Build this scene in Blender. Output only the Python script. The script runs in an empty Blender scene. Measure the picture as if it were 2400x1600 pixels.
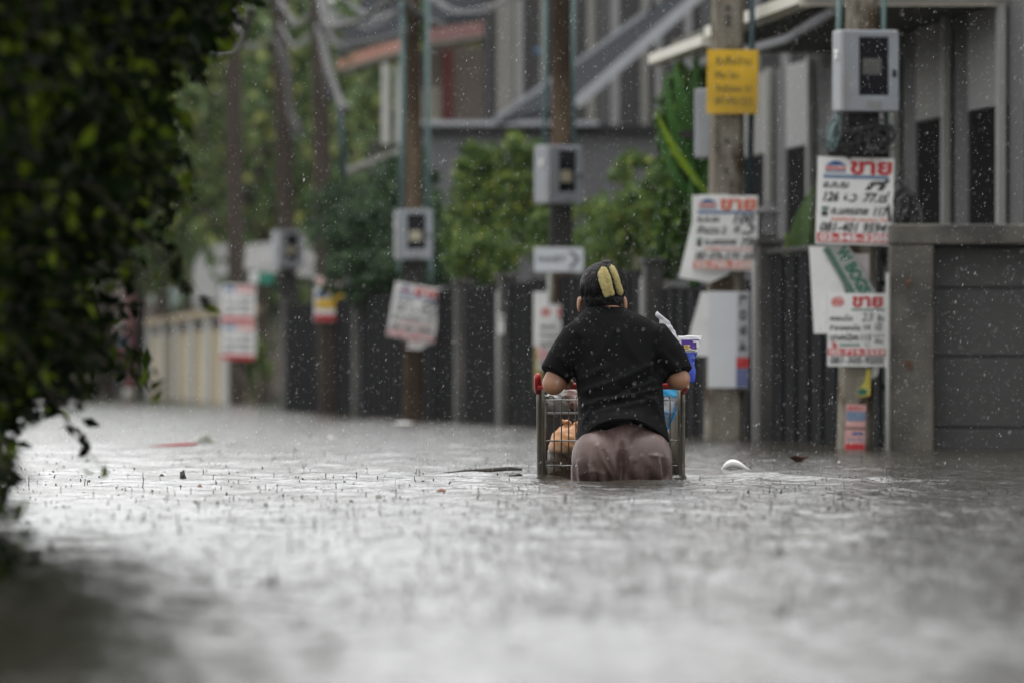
import bpy, bmesh, math, random
import numpy as np
from mathutils import Vector, Matrix, noise as mnoise
random.seed(7); rng = np.random.default_rng(11)
R = math.radians
sc = bpy.context.scene
COL = sc.collection

# ------------------------------------------------------------------ camera
FPX, HZ, CAMH = 20000.0, 867.0, 0.446      # focal length in photo pixels, horizon row, height above the water
cam_d = bpy.data.cameras.new('camera'); cam = bpy.data.objects.new('camera', cam_d); COL.objects.link(cam)
cam.location = (0, 0, CAMH); cam.rotation_euler = (R(90), 0, 0)
cam_d.sensor_width = 36.0; cam_d.lens = 300.0
cam_d.shift_y = (HZ - 800.0) / 2400.0
cam_d.clip_start = 0.5; cam_d.clip_end = 2000
cam_d.dof.use_dof = True; cam_d.dof.focus_distance = 34.5; cam_d.dof.aperture_fstop = 4.7
sc.camera = cam

# ------------------------------------------------------------------ overcast daylight
world = bpy.data.worlds.new('World'); sc.world = world; world.use_nodes = True
nt = world.node_tree; nt.nodes.clear()
wo = nt.nodes.new('ShaderNodeOutputWorld'); bg = nt.nodes.new('ShaderNodeBackground')
sky = nt.nodes.new('ShaderNodeTexSky'); sky.sky_type = 'NISHITA'; sky.sun_disc = False
sky.sun_elevation = R(80); sky.sun_rotation = R(-25)
sky.air_density = 1.0; sky.dust_density = 1.0; sky.ozone_density = 1.0
hsv = nt.nodes.new('ShaderNodeHueSaturation'); hsv.inputs['Saturation'].default_value = 0.04
nt.links.new(sky.outputs[0], hsv.inputs['Color']); nt.links.new(hsv.outputs[0], bg.inputs['Color'])
bg.inputs['Strength'].default_value = 0.13
nt.links.new(bg.outputs[0], wo.inputs['Surface'])
sun_d = bpy.data.lights.new('sun', 'SUN'); sun_d.energy = 0.6; sun_d.angle = R(40); sun_d.color = (1, .98, .95)
sun = bpy.data.objects.new('sun', sun_d); COL.objects.link(sun)
sun.rotation_euler = Vector((-math.sin(R(25)) * math.cos(R(80)), math.cos(R(25)) * math.cos(R(80)), math.sin(R(80)))).to_track_quat('Z', 'Y').to_euler(); sun.location = (0, 0, 30)
sc.view_settings.view_transform = 'Standard'; sc.view_settings.look = 'None'
sc.view_settings.gamma = 1.0; sc.view_settings.use_curve_mapping = False
sc.view_settings.exposure = 1.32
sc.cycles.max_bounces = 6; sc.cycles.transparent_max_bounces = 6; sc.cycles.volume_bounces = 0
sc.cycles.use_denoising = True

# ------------------------------------------------------------------ helpers
def P(px, py, Y):
    "the point in the street, Y metres up the road, that lies at photo pixel px, py"
    return Vector(((px - 1200.0) * Y / FPX, Y, CAMH + (HZ - py) * Y / FPX))
def WX(px, Y): return (px - 1200.0) * Y / FPX
def WZ(py, Y): return CAMH + (HZ - py) * Y / FPX
def WALL(Y): return 7.07 - .1 * Y           # line of the garden walls along the street
ALONG = math.atan(.1)                        # its turn from the y axis

def tag(o, label=None, cat=None, group=None, kind=None):
    if label: o['label'] = label
    if cat: o['category'] = cat
    if group: o['group'] = group
    if kind: o['kind'] = kind
    return o
def thing(name, label, cat, loc=(0, 0, 0), group=None, rz=0.0):
    o = bpy.data.objects.new(name, None); COL.objects.link(o); o.location = loc; o.rotation_euler = (0, 0, rz)
    o.empty_display_size = .2
    return tag(o, label, cat, group)
def link(name, me, mat, parent=None, loc=(0, 0, 0), rot=(0, 0, 0)):
    o = bpy.data.objects.new(name, me); COL.objects.link(o)
    if mat is not None:
        if len(me.materials) == 0: me.materials.append(mat)
    o.parent = parent; o.location = loc; o.rotation_euler = rot
    return o
def root_loc(p):
    v = Vector((0, 0, 0))
    while p is not None: v += p.location; p = p.parent
    return v
def np_mesh(name, V, F, smooth=False):
    "V n*3 array, F m*k array of equal-sized faces"
    me = bpy.data.meshes.new(name); V = np.asarray(V, dtype=np.float32); F = np.asarray(F, dtype=np.int32)
    k = F.shape[1]; m = F.shape[0]
    me.vertices.add(len(V)); me.vertices.foreach_set('co', V.ravel())
    me.loops.add(m * k); me.loops.foreach_set('vertex_index', F.ravel())
    me.polygons.add(m); me.polygons.foreach_set('loop_start', np.arange(0, m * k, k, dtype=np.int32))
    try: me.polygons.foreach_set('loop_total', np.full(m, k, dtype=np.int32))
    except Exception: pass
    if smooth: me.polygons.foreach_set('use_smooth', np.ones(m, dtype=bool))
    me.update(calc_edges=True); me.validate()
    return me
class MB:
    "collects solids; build() links them as ONE mesh object"
    def __init__(s): s.v = []; s.f = []
    def add(s, vs, fs):
        n = len(s.v); s.v += [tuple(v) for v in vs]; s.f += [tuple(i + n for i in f) for f in fs]; return s
    def box(s, c, d, rz=0.0, ry=0.0):
        M_ = Matrix.Translation(Vector(c)) @ Matrix.Rotation(rz, 4, 'Z') @ Matrix.Rotation(ry, 4, 'Y')
        vs = [M_ @ Vector((x * d[0] / 2, y * d[1] / 2, z * d[2] / 2)) for x in (-1, 1) for y in (-1, 1) for z in (-1, 1)]
        return s.add(vs, [(0, 1, 3, 2), (4, 6, 7, 5), (0, 4, 5, 1), (2, 3, 7, 6), (0, 2, 6, 4), (1, 5, 7, 3)])
    def span(s, a, b):
        a = Vector(a); b = Vector(b); return s.box((a + b) / 2, [abs(b[i] - a[i]) for i in range(3)])
    def bbox(s, c, d, bev=.006, rz=0.0):
        "box with bevelled edges"
        bm = bmesh.new(); bmesh.ops.create_cube(bm, size=1)
        for v in bm.verts: v.co = Vector((v.co.x * d[0], v.co.y * d[1], v.co.z * d[2]))
        bmesh.ops.bevel(bm, geom=list(bm.edges), offset=min(bev, min(d) * .45), segments=2, affect='EDGES', profile=.5)
        M_ = Matrix.Translation(Vector(c)) @ Matrix.Rotation(rz, 4, 'Z'); bm.verts.index_update()
        s.add([M_ @ v.co for v in bm.verts], [[v.index for v in f.verts] for f in bm.faces]); bm.free(); return s
    def tube(s, pts, rad, seg=10, caps=True, flat=1.0):
        pts = [Vector(p) for p in pts]; n = len(pts)
        if not hasattr(rad, '__len__'): rad = [rad] * n
        b = len(s.v); up = None
        for i, p in enumerate(pts):
            t = (pts[min(i + 1, n - 1)] - pts[max(i - 1, 0)]).normalized()
            if up is None:
                up = Vector((0, 0, 1)) if abs(t.z) < .9 else Vector((1, 0, 0))
            x = (up - t * up.dot(t)).normalized(); y = t.cross(x); up = x
            for k in range(seg):
                a = 2 * math.pi * k / seg
                s.v.append(tuple(p + x * math.cos(a) * rad[i] + y * math.sin(a) * rad[i] * flat))
        for i in range(n - 1):
            for k in range(seg):
                k2 = (k + 1) % seg
                s.f.append((b + i * seg + k, b + i * seg + k2, b + (i + 1) * seg + k2, b + (i + 1) * seg + k))
        if caps:
            s.f.append(tuple(b + k for k in reversed(range(seg)))); s.f.append(tuple(b + (n - 1) * seg + k for k in range(seg)))
        return s
    def loft(s, rings, caps=True):
        b = len(s.v); seg = len(rings[0])
        for r in rings: s.v += [tuple(p) for p in r]
        for i in range(len(rings) - 1):
            for k in range(seg):
                k2 = (k + 1) % seg
                s.f.append((b + i * seg + k, b + i * seg + k2, b + (i + 1) * seg + k2, b + (i + 1) * seg + k))
        if caps:
            s.f.append(tuple(b + k for k in reversed(range(seg)))); s.f.append(tuple(b + (len(rings) - 1) * seg + k for k in range(seg)))
        return s
    def ball(s, c, r, u=16, w=10):
        if not hasattr(r, '__len__'): r = (r, r, r)
        rings = []
        for i in range(1, w):
            a = math.pi * i / w
            rings.append([Vector(c) + Vector((r[0] * math.sin(a) * math.cos(2 * math.pi * k / u), r[1] * math.sin(a) * math.sin(2 * math.pi * k / u), -r[2] * math.cos(a))) for k in range(u)])
        return s.loft(rings)
    def prism(s, pts, depth):
        "closed polygon given as 3-D points, pushed along vector depth"
        pts = [Vector(p) for p in pts]; d = Vector(depth); n = len(pts)
        vs = pts + [p + d for p in pts]
        fs = [tuple(range(n)), tuple(reversed(range(n, 2 * n)))] + [(i, i + n, (i + 1) % n + n, (i + 1) % n) for i in range(n)]
        return s.add(vs, fs)
    def mesh(s, name, origin=(0, 0, 0), smooth=False):
        me = bpy.data.meshes.new(name); o = Vector(origin)
        me.from_pydata([tuple(Vector(v) - o) for v in s.v], [], s.f); me.update()
        bm = bmesh.new(); bm.from_mesh(me); bmesh.ops.recalc_face_normals(bm, faces=bm.faces); bm.to_mesh(me); bm.free()
        if smooth: me.polygons.foreach_set('use_smooth', np.ones(len(me.polygons), dtype=bool))
        return me
    def build(s, name, mat, parent=None, smooth=False):
        "vertices are in street coordinates (or the thing's own when the parent is turned)"
        if smooth == 'auto':
            me = s.mesh(name, root_loc(parent), True)
            try: me.set_sharp_from_angle(angle=R(38))
            except Exception: pass
        else: me = s.mesh(name, root_loc(parent), smooth)
        return link(name, me, mat, parent)
    def local(s, name, mat, parent=None, smooth=False):
        me = s.mesh(name, (0, 0, 0), bool(smooth))
        if smooth == 'auto':
            try: me.set_sharp_from_angle(angle=R(38))
            except Exception: pass
        return link(name, me, mat, parent)

def M(name, col, rough=.7, var=.18, scale=6.0, bump=.0, bscale=60.0, metal=0.0, second=None, thr=(.45, .62), spec=.5, stretch=(1, 1, 1), coat=0.0, trans=0.0):
    "procedural material: base colour broken up by two noises, optional second colour in patches, fine relief"
    m = bpy.data.materials.new(name); m.use_nodes = True; t = m.node_tree; N = t.nodes; L = t.links
    b = N['Principled BSDF']; tc = N.new('ShaderNodeTexCoord'); mp = N.new('ShaderNodeMapping'); mp.inputs['Scale'].default_value = stretch
    L.new(tc.outputs['Object'], mp.inputs['Vector'])
    n1 = N.new('ShaderNodeTexNoise'); n1.inputs['Scale'].default_value = scale; n1.inputs['Detail'].default_value = 8; n1.inputs['Roughness'].default_value = .65
    L.new(mp.outputs[0], n1.inputs['Vector'])
    mr = N.new('ShaderNodeMapRange'); mr.inputs['From Min'].default_value = .25; mr.inputs['From Max'].default_value = .75
    mr.inputs['To Min'].default_value = 1 - var; mr.inputs['To Max'].default_value = 1 + var
    L.new(n1.outputs['Fac'], mr.inputs['Value'])
    mul = N.new('ShaderNodeMix'); mul.data_type = 'RGBA'; mul.blend_type = 'MULTIPLY'; mul.inputs['Factor'].default_value = 1
    mul.inputs['A'].default_value = (*col, 1); L.new(mr.outputs[0], mul.inputs['B']); out = mul.outputs['Result']
    if second is not None:
        n2 = N.new('ShaderNodeTexNoise'); n2.inputs['Scale'].default_value = scale * .6; n2.inputs['Detail'].default_value = 6
        mp2 = N.new('ShaderNodeMapping'); mp2.inputs['Location'].default_value = (3.1, 7.7, 1.3); mp2.inputs['Scale'].default_value = stretch
        L.new(tc.outputs['Object'], mp2.inputs['Vector']); L.new(mp2.outputs[0], n2.inputs['Vector'])
        rp = N.new('ShaderNodeMapRange'); rp.inputs['From Min'].default_value = thr[0]; rp.inputs['From Max'].default_value = thr[1]
        L.new(n2.outputs['Fac'], rp.inputs['Value'])
        mx = N.new('ShaderNodeMix'); mx.data_type = 'RGBA'; L.new(rp.outputs[0], mx.inputs['Factor'])
        L.new(out, mx.inputs['A']); mx.inputs['B'].default_value = (*second, 1); out = mx.outputs['Result']
    L.new(out, b.inputs['Base Color'])
    b.inputs['Roughness'].default_value = rough; b.inputs['Metallic'].default_value = metal
    b.inputs['Specular IOR Level'].default_value = spec
    if coat: b.inputs['Coat Weight'].default_value = coat; b.inputs['Coat Roughness'].default_value = .15
    if bump:
        n3 = N.new('ShaderNodeTexNoise'); n3.inputs['Scale'].default_value = bscale; n3.inputs['Detail'].default_value = 5
        L.new(mp.outputs[0], n3.inputs['Vector'])
        bp = N.new('ShaderNodeBump'); bp.inputs['Strength'].default_value = bump; bp.inputs['Distance'].default_value = .01
        L.new(n3.outputs['Fac'], bp.inputs['Height']); L.new(bp.outputs[0], b.inputs['Normal'])
    if trans:
        tr = N.new('ShaderNodeBsdfTranslucent'); L.new(out, tr.inputs['Color']); ms = N.new('ShaderNodeMixShader'); ms.inputs[0].default_value = trans
        L.new(b.outputs[0], ms.inputs[1]); L.new(tr.outputs[0], ms.inputs[2]); L.new(ms.outputs[0], N['Material Output'].inputs['Surface'])
    return m
def leaf_mat(name, a, b_, c=None, rough=.42, trans=.25, spec=.3):
    m = bpy.data.materials.new(name); m.use_nodes = True; t = m.node_tree; N = t.nodes; L = t.links
    b = N['Principled BSDF']; g = N.new('ShaderNodeNewGeometry'); rp = N.new('ShaderNodeValToRGB')
    rp.color_ramp.elements[0].color = (*a, 1); rp.color_ramp.elements[1].color = (*b_, 1); rp.color_ramp.elements[1].position = .8
    if c is not None:
        e = rp.color_ramp.elements.new(.97); e.color = (*c, 1)
    L.new(g.outputs['Random Per Island'], rp.inputs[0]); L.new(rp.outputs[0], b.inputs['Base Color']); b.inputs['Roughness'].default_value = rough; b.inputs['Specular IOR Level'].default_value = spec
    tr = N.new('ShaderNodeBsdfTranslucent'); L.new(rp.outputs[0], tr.inputs['Color']); ms = N.new('ShaderNodeMixShader'); ms.inputs[0].default_value = trans
    L.new(b.outputs[0], ms.inputs[1]); L.new(tr.outputs[0], ms.inputs[2]); L.new(ms.outputs[0], N['Material Output'].inputs['Surface'])
    return m

m_conc = M('weathered_concrete', (.22, .20, .16), .85, .35, 7, .5, 40, second=(.06, .042, .026), thr=(.5, .6), stretch=(1.6, 1.6, .7), spec=.2)
m_conc_d = M('wet_dark_concrete', (.115, .082, .052), .85, .35, 6, .5, 40, second=(.045, .030, .018), thr=(.44, .58), stretch=(1, 1, .3), spec=.2)
m_post = M('grey_render', (.085, .081, .076), .85, .25, 5, .4, 50, second=(.05, .048, .044), thr=(.42, .62))
m_board = M('black_metal_board', (.012, .012, .013), .95, .3, 9, .2, 30, stretch=(3, 3, .4), spec=.05)
m_rail = M('dark_steel', (.03, .028, .026), .8, .2, 10, spec=.15)
m_teal = M('teal_conduit', (.10, .165, .16), .5, .2, 8)
m_white = M('white_board', (.80, .80, .78), .55, .06, 5, second=(.62, .61, .57), thr=(.6, .8))
m_whitep = M('white_paint', (.62, .61, .57), .6, .08, 4)
m_box = M('meter_case_grey', (.29, .31, .335), .5, .14, 6, .1, 60, second=(.24, .23, .21), thr=(.55, .75), stretch=(1, 1, .35))
m_glass = M('meter_window_glass', (.012, .012, .016), .12, .1, 4)
m_cream = M('meter_dial_cream', (.42, .39, .28), .5, .1, 10)
m_blk = M('black_plastic', (.012, .012, .013), .4, .2, 12)
m_yellow = M('yellow_board', (.80, .48, .015), .6, .1, 4, second=(.50, .31, .02), thr=(.5, .75))
m_red = M('print_red', (.52, .025, .03), .6, .15, 12)
m_orange = M('print_orange', (.66, .13, .05), .6, .15, 12)
m_pink = M('print_pink', (.66, .36, .34), .6, .12, 12)
m_blue = M('print_blue', (.02, .10, .27), .6, .15, 12)
m_bluel = M('print_light_blue', (.17, .24, .36), .6, .12, 12)
m_ink = M('marker_ink', (.018, .022, .024), .6, .2, 20)
m_green = M('print_green', (.02, .13, .08), .6, .15, 12)

# ================================================================== SETTING
# ---- road bed under the flood
mb = MB(); mb.box((0, 90, -.80), (200, 300, .3))
tag(mb.build('road_bed', M('asphalt', (.05, .05, .05), .9, .2, 3)), kind='structure')

# ---- flood water: one sheet, finely divided where the photo looks at it
def flood():
    rows, cols = 1900, 440
    Y = np.exp(np.linspace(math.log(7.0), math.log(165.0), rows)); dY = Y * (math.log(165 / 7.) / rows)
    u = np.linspace(-1, 1, cols)
    YY = np.repeat(Y[:, None], cols, 1); XX = u[None, :] * (.6 + .075 * Y)[:, None]
    Z = np.zeros_like(XX); dYY = dY[:, None]
    patch = .9 + .18 * np.sin(XX * 1.3 + YY * .9 + 1) * np.sin(YY * .55 - XX * .4) + .12 * np.sin(XX * 2.9 - YY * 1.7)
    near = np.exp(-((XX - .43) ** 2 / 1.1 + (YY - 34.2) ** 2 / 3.0))
    amp = np.clip(patch, .3, 1.5) * (1 + .8 * near)
    for i in range(125):
        lam = math.exp(rng.uniform(math.log(.05), math.log(1.2)))
        th = rng.normal(math.pi / 2, .95)
        k = 2 * math.pi / lam; s = .0135 * min(1.0, (.30 / lam) ** 1.25) * (1.35 if lam < .14 else 1.0)
        fade = np.clip((lam * 1.0 / (dYY * 3.2)) - .35, 0, 1)
        ph = rng.uniform(0, 6.28)
        Z += fade * (s / k) * np.sin(k * (math.cos(th) * XX + math.sin(th) * YY) + ph + .8 * np.sin(.7 * XX + ph))
    Z *= amp
    # bow waves pushed aside by the wading person and the trolley
    def ridge(x0, y0, x1, y1, h, w):
        dx, dy = x1 - x0, y1 - y0; L2 = dx * dx + dy * dy
        t = np.clip(((XX - x0) * dx + (YY - y0) * dy) / L2, 0, 1)
        d2 = (XX - x0 - t * dx) ** 2 + (YY - y0 - t * dy) ** 2
        return h * np.exp(-d2 / (2 * w * w)) * (1 - .75 * t)
    Z += ridge(.70, 35.0, 2.1, 33.6, .028, .10) + ridge(.75, 34.6, 1.5, 33.2, .010, .09)
    Z += ridge(.12, 34.9, -.25, 34.0, .012, .08) + ridge(.2, 34.0, .7, 33.9, .008, .08)
    for q in range(10):
        a = .25 + .22 * q; Z += .004 * near * np.sin(28 * np.hypot((XX - .43), (YY - 34.5) * .9) - q * .6)
    V = np.stack([XX, YY, Z], -1).reshape(-1, 3)
    i = np.arange(rows - 1)[:, None] * cols + np.arange(cols - 1)[None, :]
    F = np.stack([i, i + 1, i + cols + 1, i + cols], -1).reshape(-1, 4)
    n = len(V)
    V2 = np.array([(-95, -40, -.035), (95, -40, -.035), (95, 230, -.035), (-95, 230, -.035)])
    V = np.concatenate([V, V2]); F = np.concatenate([F, np.array([[n, n + 1, n + 2, n + 3]])])
    return np_mesh('water', V, F, True)
def water_mat():
    m = bpy.data.materials.new('muddy_flood_water'); m.use_nodes = True; t = m.node_tree; N = t.nodes; L = t.links; b = N['Principled BSDF']
    b.inputs['Base Color'].default_value = (.04, .037, .029, 1); b.inputs['Roughness'].default_value = .12; b.inputs['IOR'].default_value = 1.33
    tc = N.new('ShaderNodeTexCoord')
    def nz(scale, det):
        n = N.new('ShaderNodeTexNoise'); n.inputs['Scale'].default_value = scale; n.inputs['Detail'].default_value = det; L.new(tc.outputs['Object'], n.inputs['Vector']); return n
    n0 = nz(.9, 3); n1 = nz(11, 3); n2 = nz(46, 2)
    mr = N.new('ShaderNodeMapRange'); mr.inputs['From Min'].default_value = .35; mr.inputs['From Max'].default_value = .65
    mr.inputs['To Min'].default_value = .7; mr.inputs['To Max'].default_value = 1.15; L.new(n0.outputs['Fac'], mr.inputs['Value'])
    b1 = N.new('ShaderNodeBump'); b1.inputs['Distance'].default_value = .015; L.new(n1.outputs['Fac'], b1.inputs['Height']); L.new(mr.outputs[0], b1.inputs['Strength'])
    b2 = N.new('ShaderNodeBump'); b2.inputs['Distance'].default_value = .005; b2.inputs['Strength'].default_value = .8
    L.new(n2.outputs['Fac'], b2.inputs['Height']); L.new(b1.outputs[0], b2.inputs['Normal']); L.new(b2.outputs[0], b.inputs['Normal'])
    return m
m_water = water_mat()
tag(link('water', flood(), m_water), kind='structure')

# ================================================================== foliage builders
def leaves(centers, normals, size, asp=.5, fold=.25):
    "one folded leaf (four corners and a midrib, two quads) at each centre"
    n = len(centers); C = np.asarray(centers); Nn = np.asarray(normals); Nn = Nn / np.linalg.norm(Nn, axis=1)[:, None]
    a = rng.normal(size=(n, 3)); A = a - (a * Nn).sum(1)[:, None] * Nn; A /= np.linalg.norm(A, axis=1)[:, None]; B = np.cross(Nn, A)
    s = (size * rng.uniform(.6, 1.35, n))[:, None]
    p0 = C - A * s * .5; p1 = C + A * s * .5
    l0 = C - A * s * .08 + B * s * asp * .5 + Nn * s * fold * asp; r0 = C - A * s * .08 - B * s * asp * .5 + Nn * s * fold * asp
    V = np.stack([p0, l0, p1, r0], 1).reshape(-1, 3)
    k = np.arange(n)[:, None] * 4
    F = np.concatenate([k + np.array([[0, 1, 2]]), k + np.array([[0, 2, 3]])])
    return V, F
def blob_cloud(c, rad, nblob, nleaf, size, hole=.0, up=.35, asp=.5):
    "leaf clumps spread through an ellipsoid: clumps of clumps, denser at their skins"
    c = np.asarray(c, float); rad = np.asarray(rad, float)
    bc = rng.normal(size=(nblob, 3)); bc /= np.linalg.norm(bc, axis=1)[:, None]
    bc = bc * (rng.uniform(.25, 1, nblob) ** .5)[:, None] * .78
    br = rng.uniform(.16, .36, nblob)
    idx = rng.integers(0, nblob, nleaf)
    d = rng.normal(size=(nleaf, 3)); d /= np.linalg.norm(d, axis=1)[:, None]
    r = rng.uniform(.55, 1.06, nleaf)
    pos = (bc[idx] + d * (br[idx] * r)[:, None]) * rad + c
    nor = d * .7 + rng.normal(size=(nleaf, 3)) * .45 + np.array([0, 0, up])
    return leaves(pos, nor, size, asp)
def crown_obj(parent, mat, clouds, name='crown'):
    Vs, Fs, n = [], [], 0
    for V, F in clouds: Vs.append(V); Fs.append(F + n); n += len(V)
    V = np.concatenate(Vs) - np.array(root_loc(parent)); return link(name, np_mesh(name, V, np.concatenate(Fs)), mat, parent)
m_bark = M('bark', (.07, .055, .04), .9, .3, 9, .6, 30, stretch=(1, 1, .3))
lf_far = leaf_mat('leaf_far_green', (.045, .085, .028), (.12, .18, .05), (.30, .31, .08))
lf_far2 = leaf_mat('leaf_far_bluegreen', (.03, .07, .036), (.075, .135, .06), (.17, .24, .08))
lf_dark = leaf_mat('leaf_dark_green', (.010, .033, .010), (.031, .074, .023), (.075, .14, .042))
lf_lite = leaf_mat('leaf_yellow_green', (.03, .075, .010), (.11, .185, .03), (.30, .34, .05))
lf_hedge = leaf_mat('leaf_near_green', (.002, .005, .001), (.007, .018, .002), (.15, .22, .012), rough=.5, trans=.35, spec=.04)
m_under = M('hedge_core_dark', (.006, .009, .003), 1.0, .4, 5, .8, 20)  # near-black colour of the core added inside the hedge
def tree(name, label, px, Y, h, r, mat, n=5000, group='trees at the far end of the street', base=.0, size=.2, low=.3, X=None):
    x = WX(px, Y) if X is None else X
    t = thing(name, label, 'tree', (x, Y, -.6), group)
    mb = MB(); lean = random.uniform(-.3, .3)
    mb.tube([(x, Y, -.65), (x + lean * .2, Y, h * .25), (x + lean * .6, Y + .1, h * .55), (x + lean, Y, h * .9)], [.2, .15, .1, .03], 9)
    for k in range(6):
        a = random.uniform(0, 6.28); z0 = h * random.uniform(.28, .6); q = r * random.uniform(.5, .9)
        mb.tube([(x + lean * .4, Y, z0), (x + math.cos(a) * q * .5, Y + math.sin(a) * q * .5, z0 + h * .1), (x + math.cos(a) * q, Y + math.sin(a) * q, z0 + h * .22)], [.07, .045, .015], 6)
    mb.build('trunk', m_bark, t, True)
    zc = h * (low + 1) / 2
    crown_obj(t, mat, [blob_cloud((x, Y, zc), (r, r, h * (1 - low) / 2), 42, n, size)])
    return t
# trees that close the street
for i, (px, Y, h, r, mt, lab) in enumerate([
        (610, 132, 7.4, 2.6, lf_far, 'tall green tree rising behind the pole with the stacked sale posters'),
        (770, 138, 7.8, 2.7, lf_far2, 'blue-green tree behind the hanging grey cables'),
        (500, 146, 7.0, 2.6, lf_far, 'yellowish green tree above the rounded silver hood'),
        (905, 142, 7.6, 2.4, lf_far2, 'tree behind the white pillars of the tiled house'),
        (1055, 136, 8.2, 2.3, lf_far, 'tree showing over the orange tiled roof'),
        (380, 152, 6.6, 2.6, lf_far2, 'dull green tree above the far beige wall'),
        (240, 140, 6.8, 2.8, lf_far, 'tree half hidden behind the near dark hedge'),
        (690, 172, 9.0, 3.6, lf_far2, 'hazy tree farthest back between two poles'),
        (440, 180, 9.0, 3.8, lf_far2, 'hazy tree farthest back over the beige wall'),
        (1010, 178, 9.5, 3.8, lf_far2, 'hazy tree farthest back behind the tiled roof'),
        (860, 165, 9.0, 3.0, lf_far, 'pale hazy tree between the hanging cables and house'),
        (560, 158, 9.2, 3.0, lf_far, 'pale hazy tree left of the twin poles')]):
    tree('street_tree', lab, px, Y, h, r, mt, 5200 if Y < 155 else 4200, size=.26, low=.12 if i in (0, 1, 3, 7, 8, 9, 10, 11) else .22)

# ---- garden shrubs behind the wall
def shrub(name, label, clouds, mat, base, h, n=1, cat='shrub', group='garden shrubs behind the wall'):
    t = thing(name, label, cat, (base[0], base[1], -.5), group)
    mb = MB()
    for k in range(4):
        a = k * 1.7; mb.tube([(base[0] + .05 * math.cos(a), base[1] + .05 * math.sin(a), -.6), (base[0] + .12 * math.cos(a), base[1] + .12 * math.sin(a), h * .4), (base[0] + .3 * math.cos(a), base[1] + .25 * math.sin(a), h * .8)], [.035, .025, .01], 6)
    mb.build('stem', m_bark, t, True); crown_obj(t, mat, clouds, 'foliage'); return t
b0 = P(895, 700, 87)
shrub('dense_shrub', 'dense dark green rounded shrub overhanging the fence beside the slim pole', [
    blob_cloud(P(895, 510, 87), (.76, .7, .70), 60, 6000, .085), blob_cloud(P(840, 560, 86), (.42, .5, .50), 30, 2200, .08), blob_cloud(P(985, 570, 87), (.45, .5, .45), 30, 2200, .08),
    blob_cloud(P(805, 520, 91), (.3, .4, .36), 20, 1000, .08), blob_cloud(P(905, 640, 86.5), (.5, .4, .3), 30, 1800, .08), blob_cloud(P(860, 655, 85.4), (.55, .4, .34), 30, 2600, .08), blob_cloud(P(960, 420, 88), (.42, .4, .40), 24, 1600, .08), blob_cloud(P(785, 590, 92.5), (.30, .4, .40), 24, 1400, .08), blob_cloud(P(1035, 610, 85), (.34, .4, .38), 24, 1600, .08)], lf_dark, b0, 2.0)
b0 = P(1190, 700, 82)
shrub('leafy_shrub', 'yellow-green loose shrub behind the pole with arrow sign', [
    blob_cloud(P(1180, 480, 82), (.62, .5, .60), 60, 5200, .075), blob_cloud(P(1230, 350, 82), (.24, .3, .26), 20, 1100, .07), blob_cloud(P(1120, 370, 82), (.28, .3, .2), 20, 1000, .07),
    blob_cloud(P(1330, 540, 80), (.45, .4, .50), 30, 2600, .075), blob_cloud(P(1140, 610, 81), (.5, .4, .32), 30, 2000, .075), blob_cloud(P(1090, 500, 83), (.3, .4, .45), 24, 1700, .075), blob_cloud(P(1395, 600, 78), (.35, .4, .35), 24, 1700, .075)], lf_lite, b0, 2.0)
b0 = P(1500, 700, 74)
shrub('leafy_shrub', 'mixed green shrub filling the gap left of the yellow notice pole', [
    blob_cloud(P(1470, 540, 75), (.48, .5, .48), 40, 3400, .075), blob_cloud(P(1570, 500, 72), (.32, .4, .55), 30, 2600, .075), blob_cloud(P(1480, 400, 76), (.25, .3, .22), 14, 700, .07)], lf_lite, b0, 1.8)
b0 = P(605, 900, 110)
shrub('leafy_shrub', 'small green shrub at the foot of the paired far poles', [blob_cloud(P(605, 865, 113), (.24, .25, .5), 24, 1500, .08)], lf_lite, b0, .6)

# broad-leaved plants
def big_leaf(pts, w, mat_, parent, name='leaf'):
    "a long blade along pts: two halves folded about the midrib"
    pts = [Vector(p) for p in pts]; n = len(pts); V = []; F = []
    side = Vector((.75, -.6, .25)).normalized(); dn = Vector((0, .3, -.35)) 
    for i, p in enumerate(pts):
        t = i / (n - 1); ww = w * (math.sin(math.pi * (.08 + .92 * t) ** .8) + .03)
        V += [p - side * ww + dn * ww * .6, p, p + side * ww + dn * ww * .6]
    for i in range(n - 1):
        for k in (0, 1): F.append((i * 3 + k, i * 3 + k + 1, i * 3 + k + 4, i * 3 + k + 3))
    mb = MB(); off = Vector((0, .004, 0)); mb.add(V, F)
    o = mb.build(name, mat_, parent, True)
    return o
def curve3(a, b, c, n=9):
    a, b, c = Vector(a), Vector(b), Vector(c); return [a * (1 - t) ** 2 + b * 2 * t * (1 - t) + c * t * t for t in [i / (n - 1) for i in range(n)]]
m_banana = M('banana_leaf', (.075, .14, .03), .4, .25, 12, trans=.35)
m_banana_y = M('young_leaf_yellowgreen', (.19, .30, .02), .4, .15, 12, trans=.35)
m_deepleaf = M('deep_green_leaf', (.03, .085, .014), .7, .25, 10, trans=.3, spec=.1)
b0 = P(1630, 760, 59.5)
t = thing('banana_plant', 'tall broad-leaved plant with a yellow-green leaf beside the yellow notice', 'plant', (b0.x, b0.y, -.5))
mb = MB(); mb.tube([(b0.x, b0.y, -.6), P(1628, 560, 59.5), P(1622, 380, 59.5)], [.05, .04, .02], 8); mb.build('stem', m_deepleaf, t, True)
big_leaf(curve3(P(1655, 450, 59.3), P(1572, 352, 59.2), P(1534, 250, 59.2)), .032, m_banana_y, t)
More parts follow.
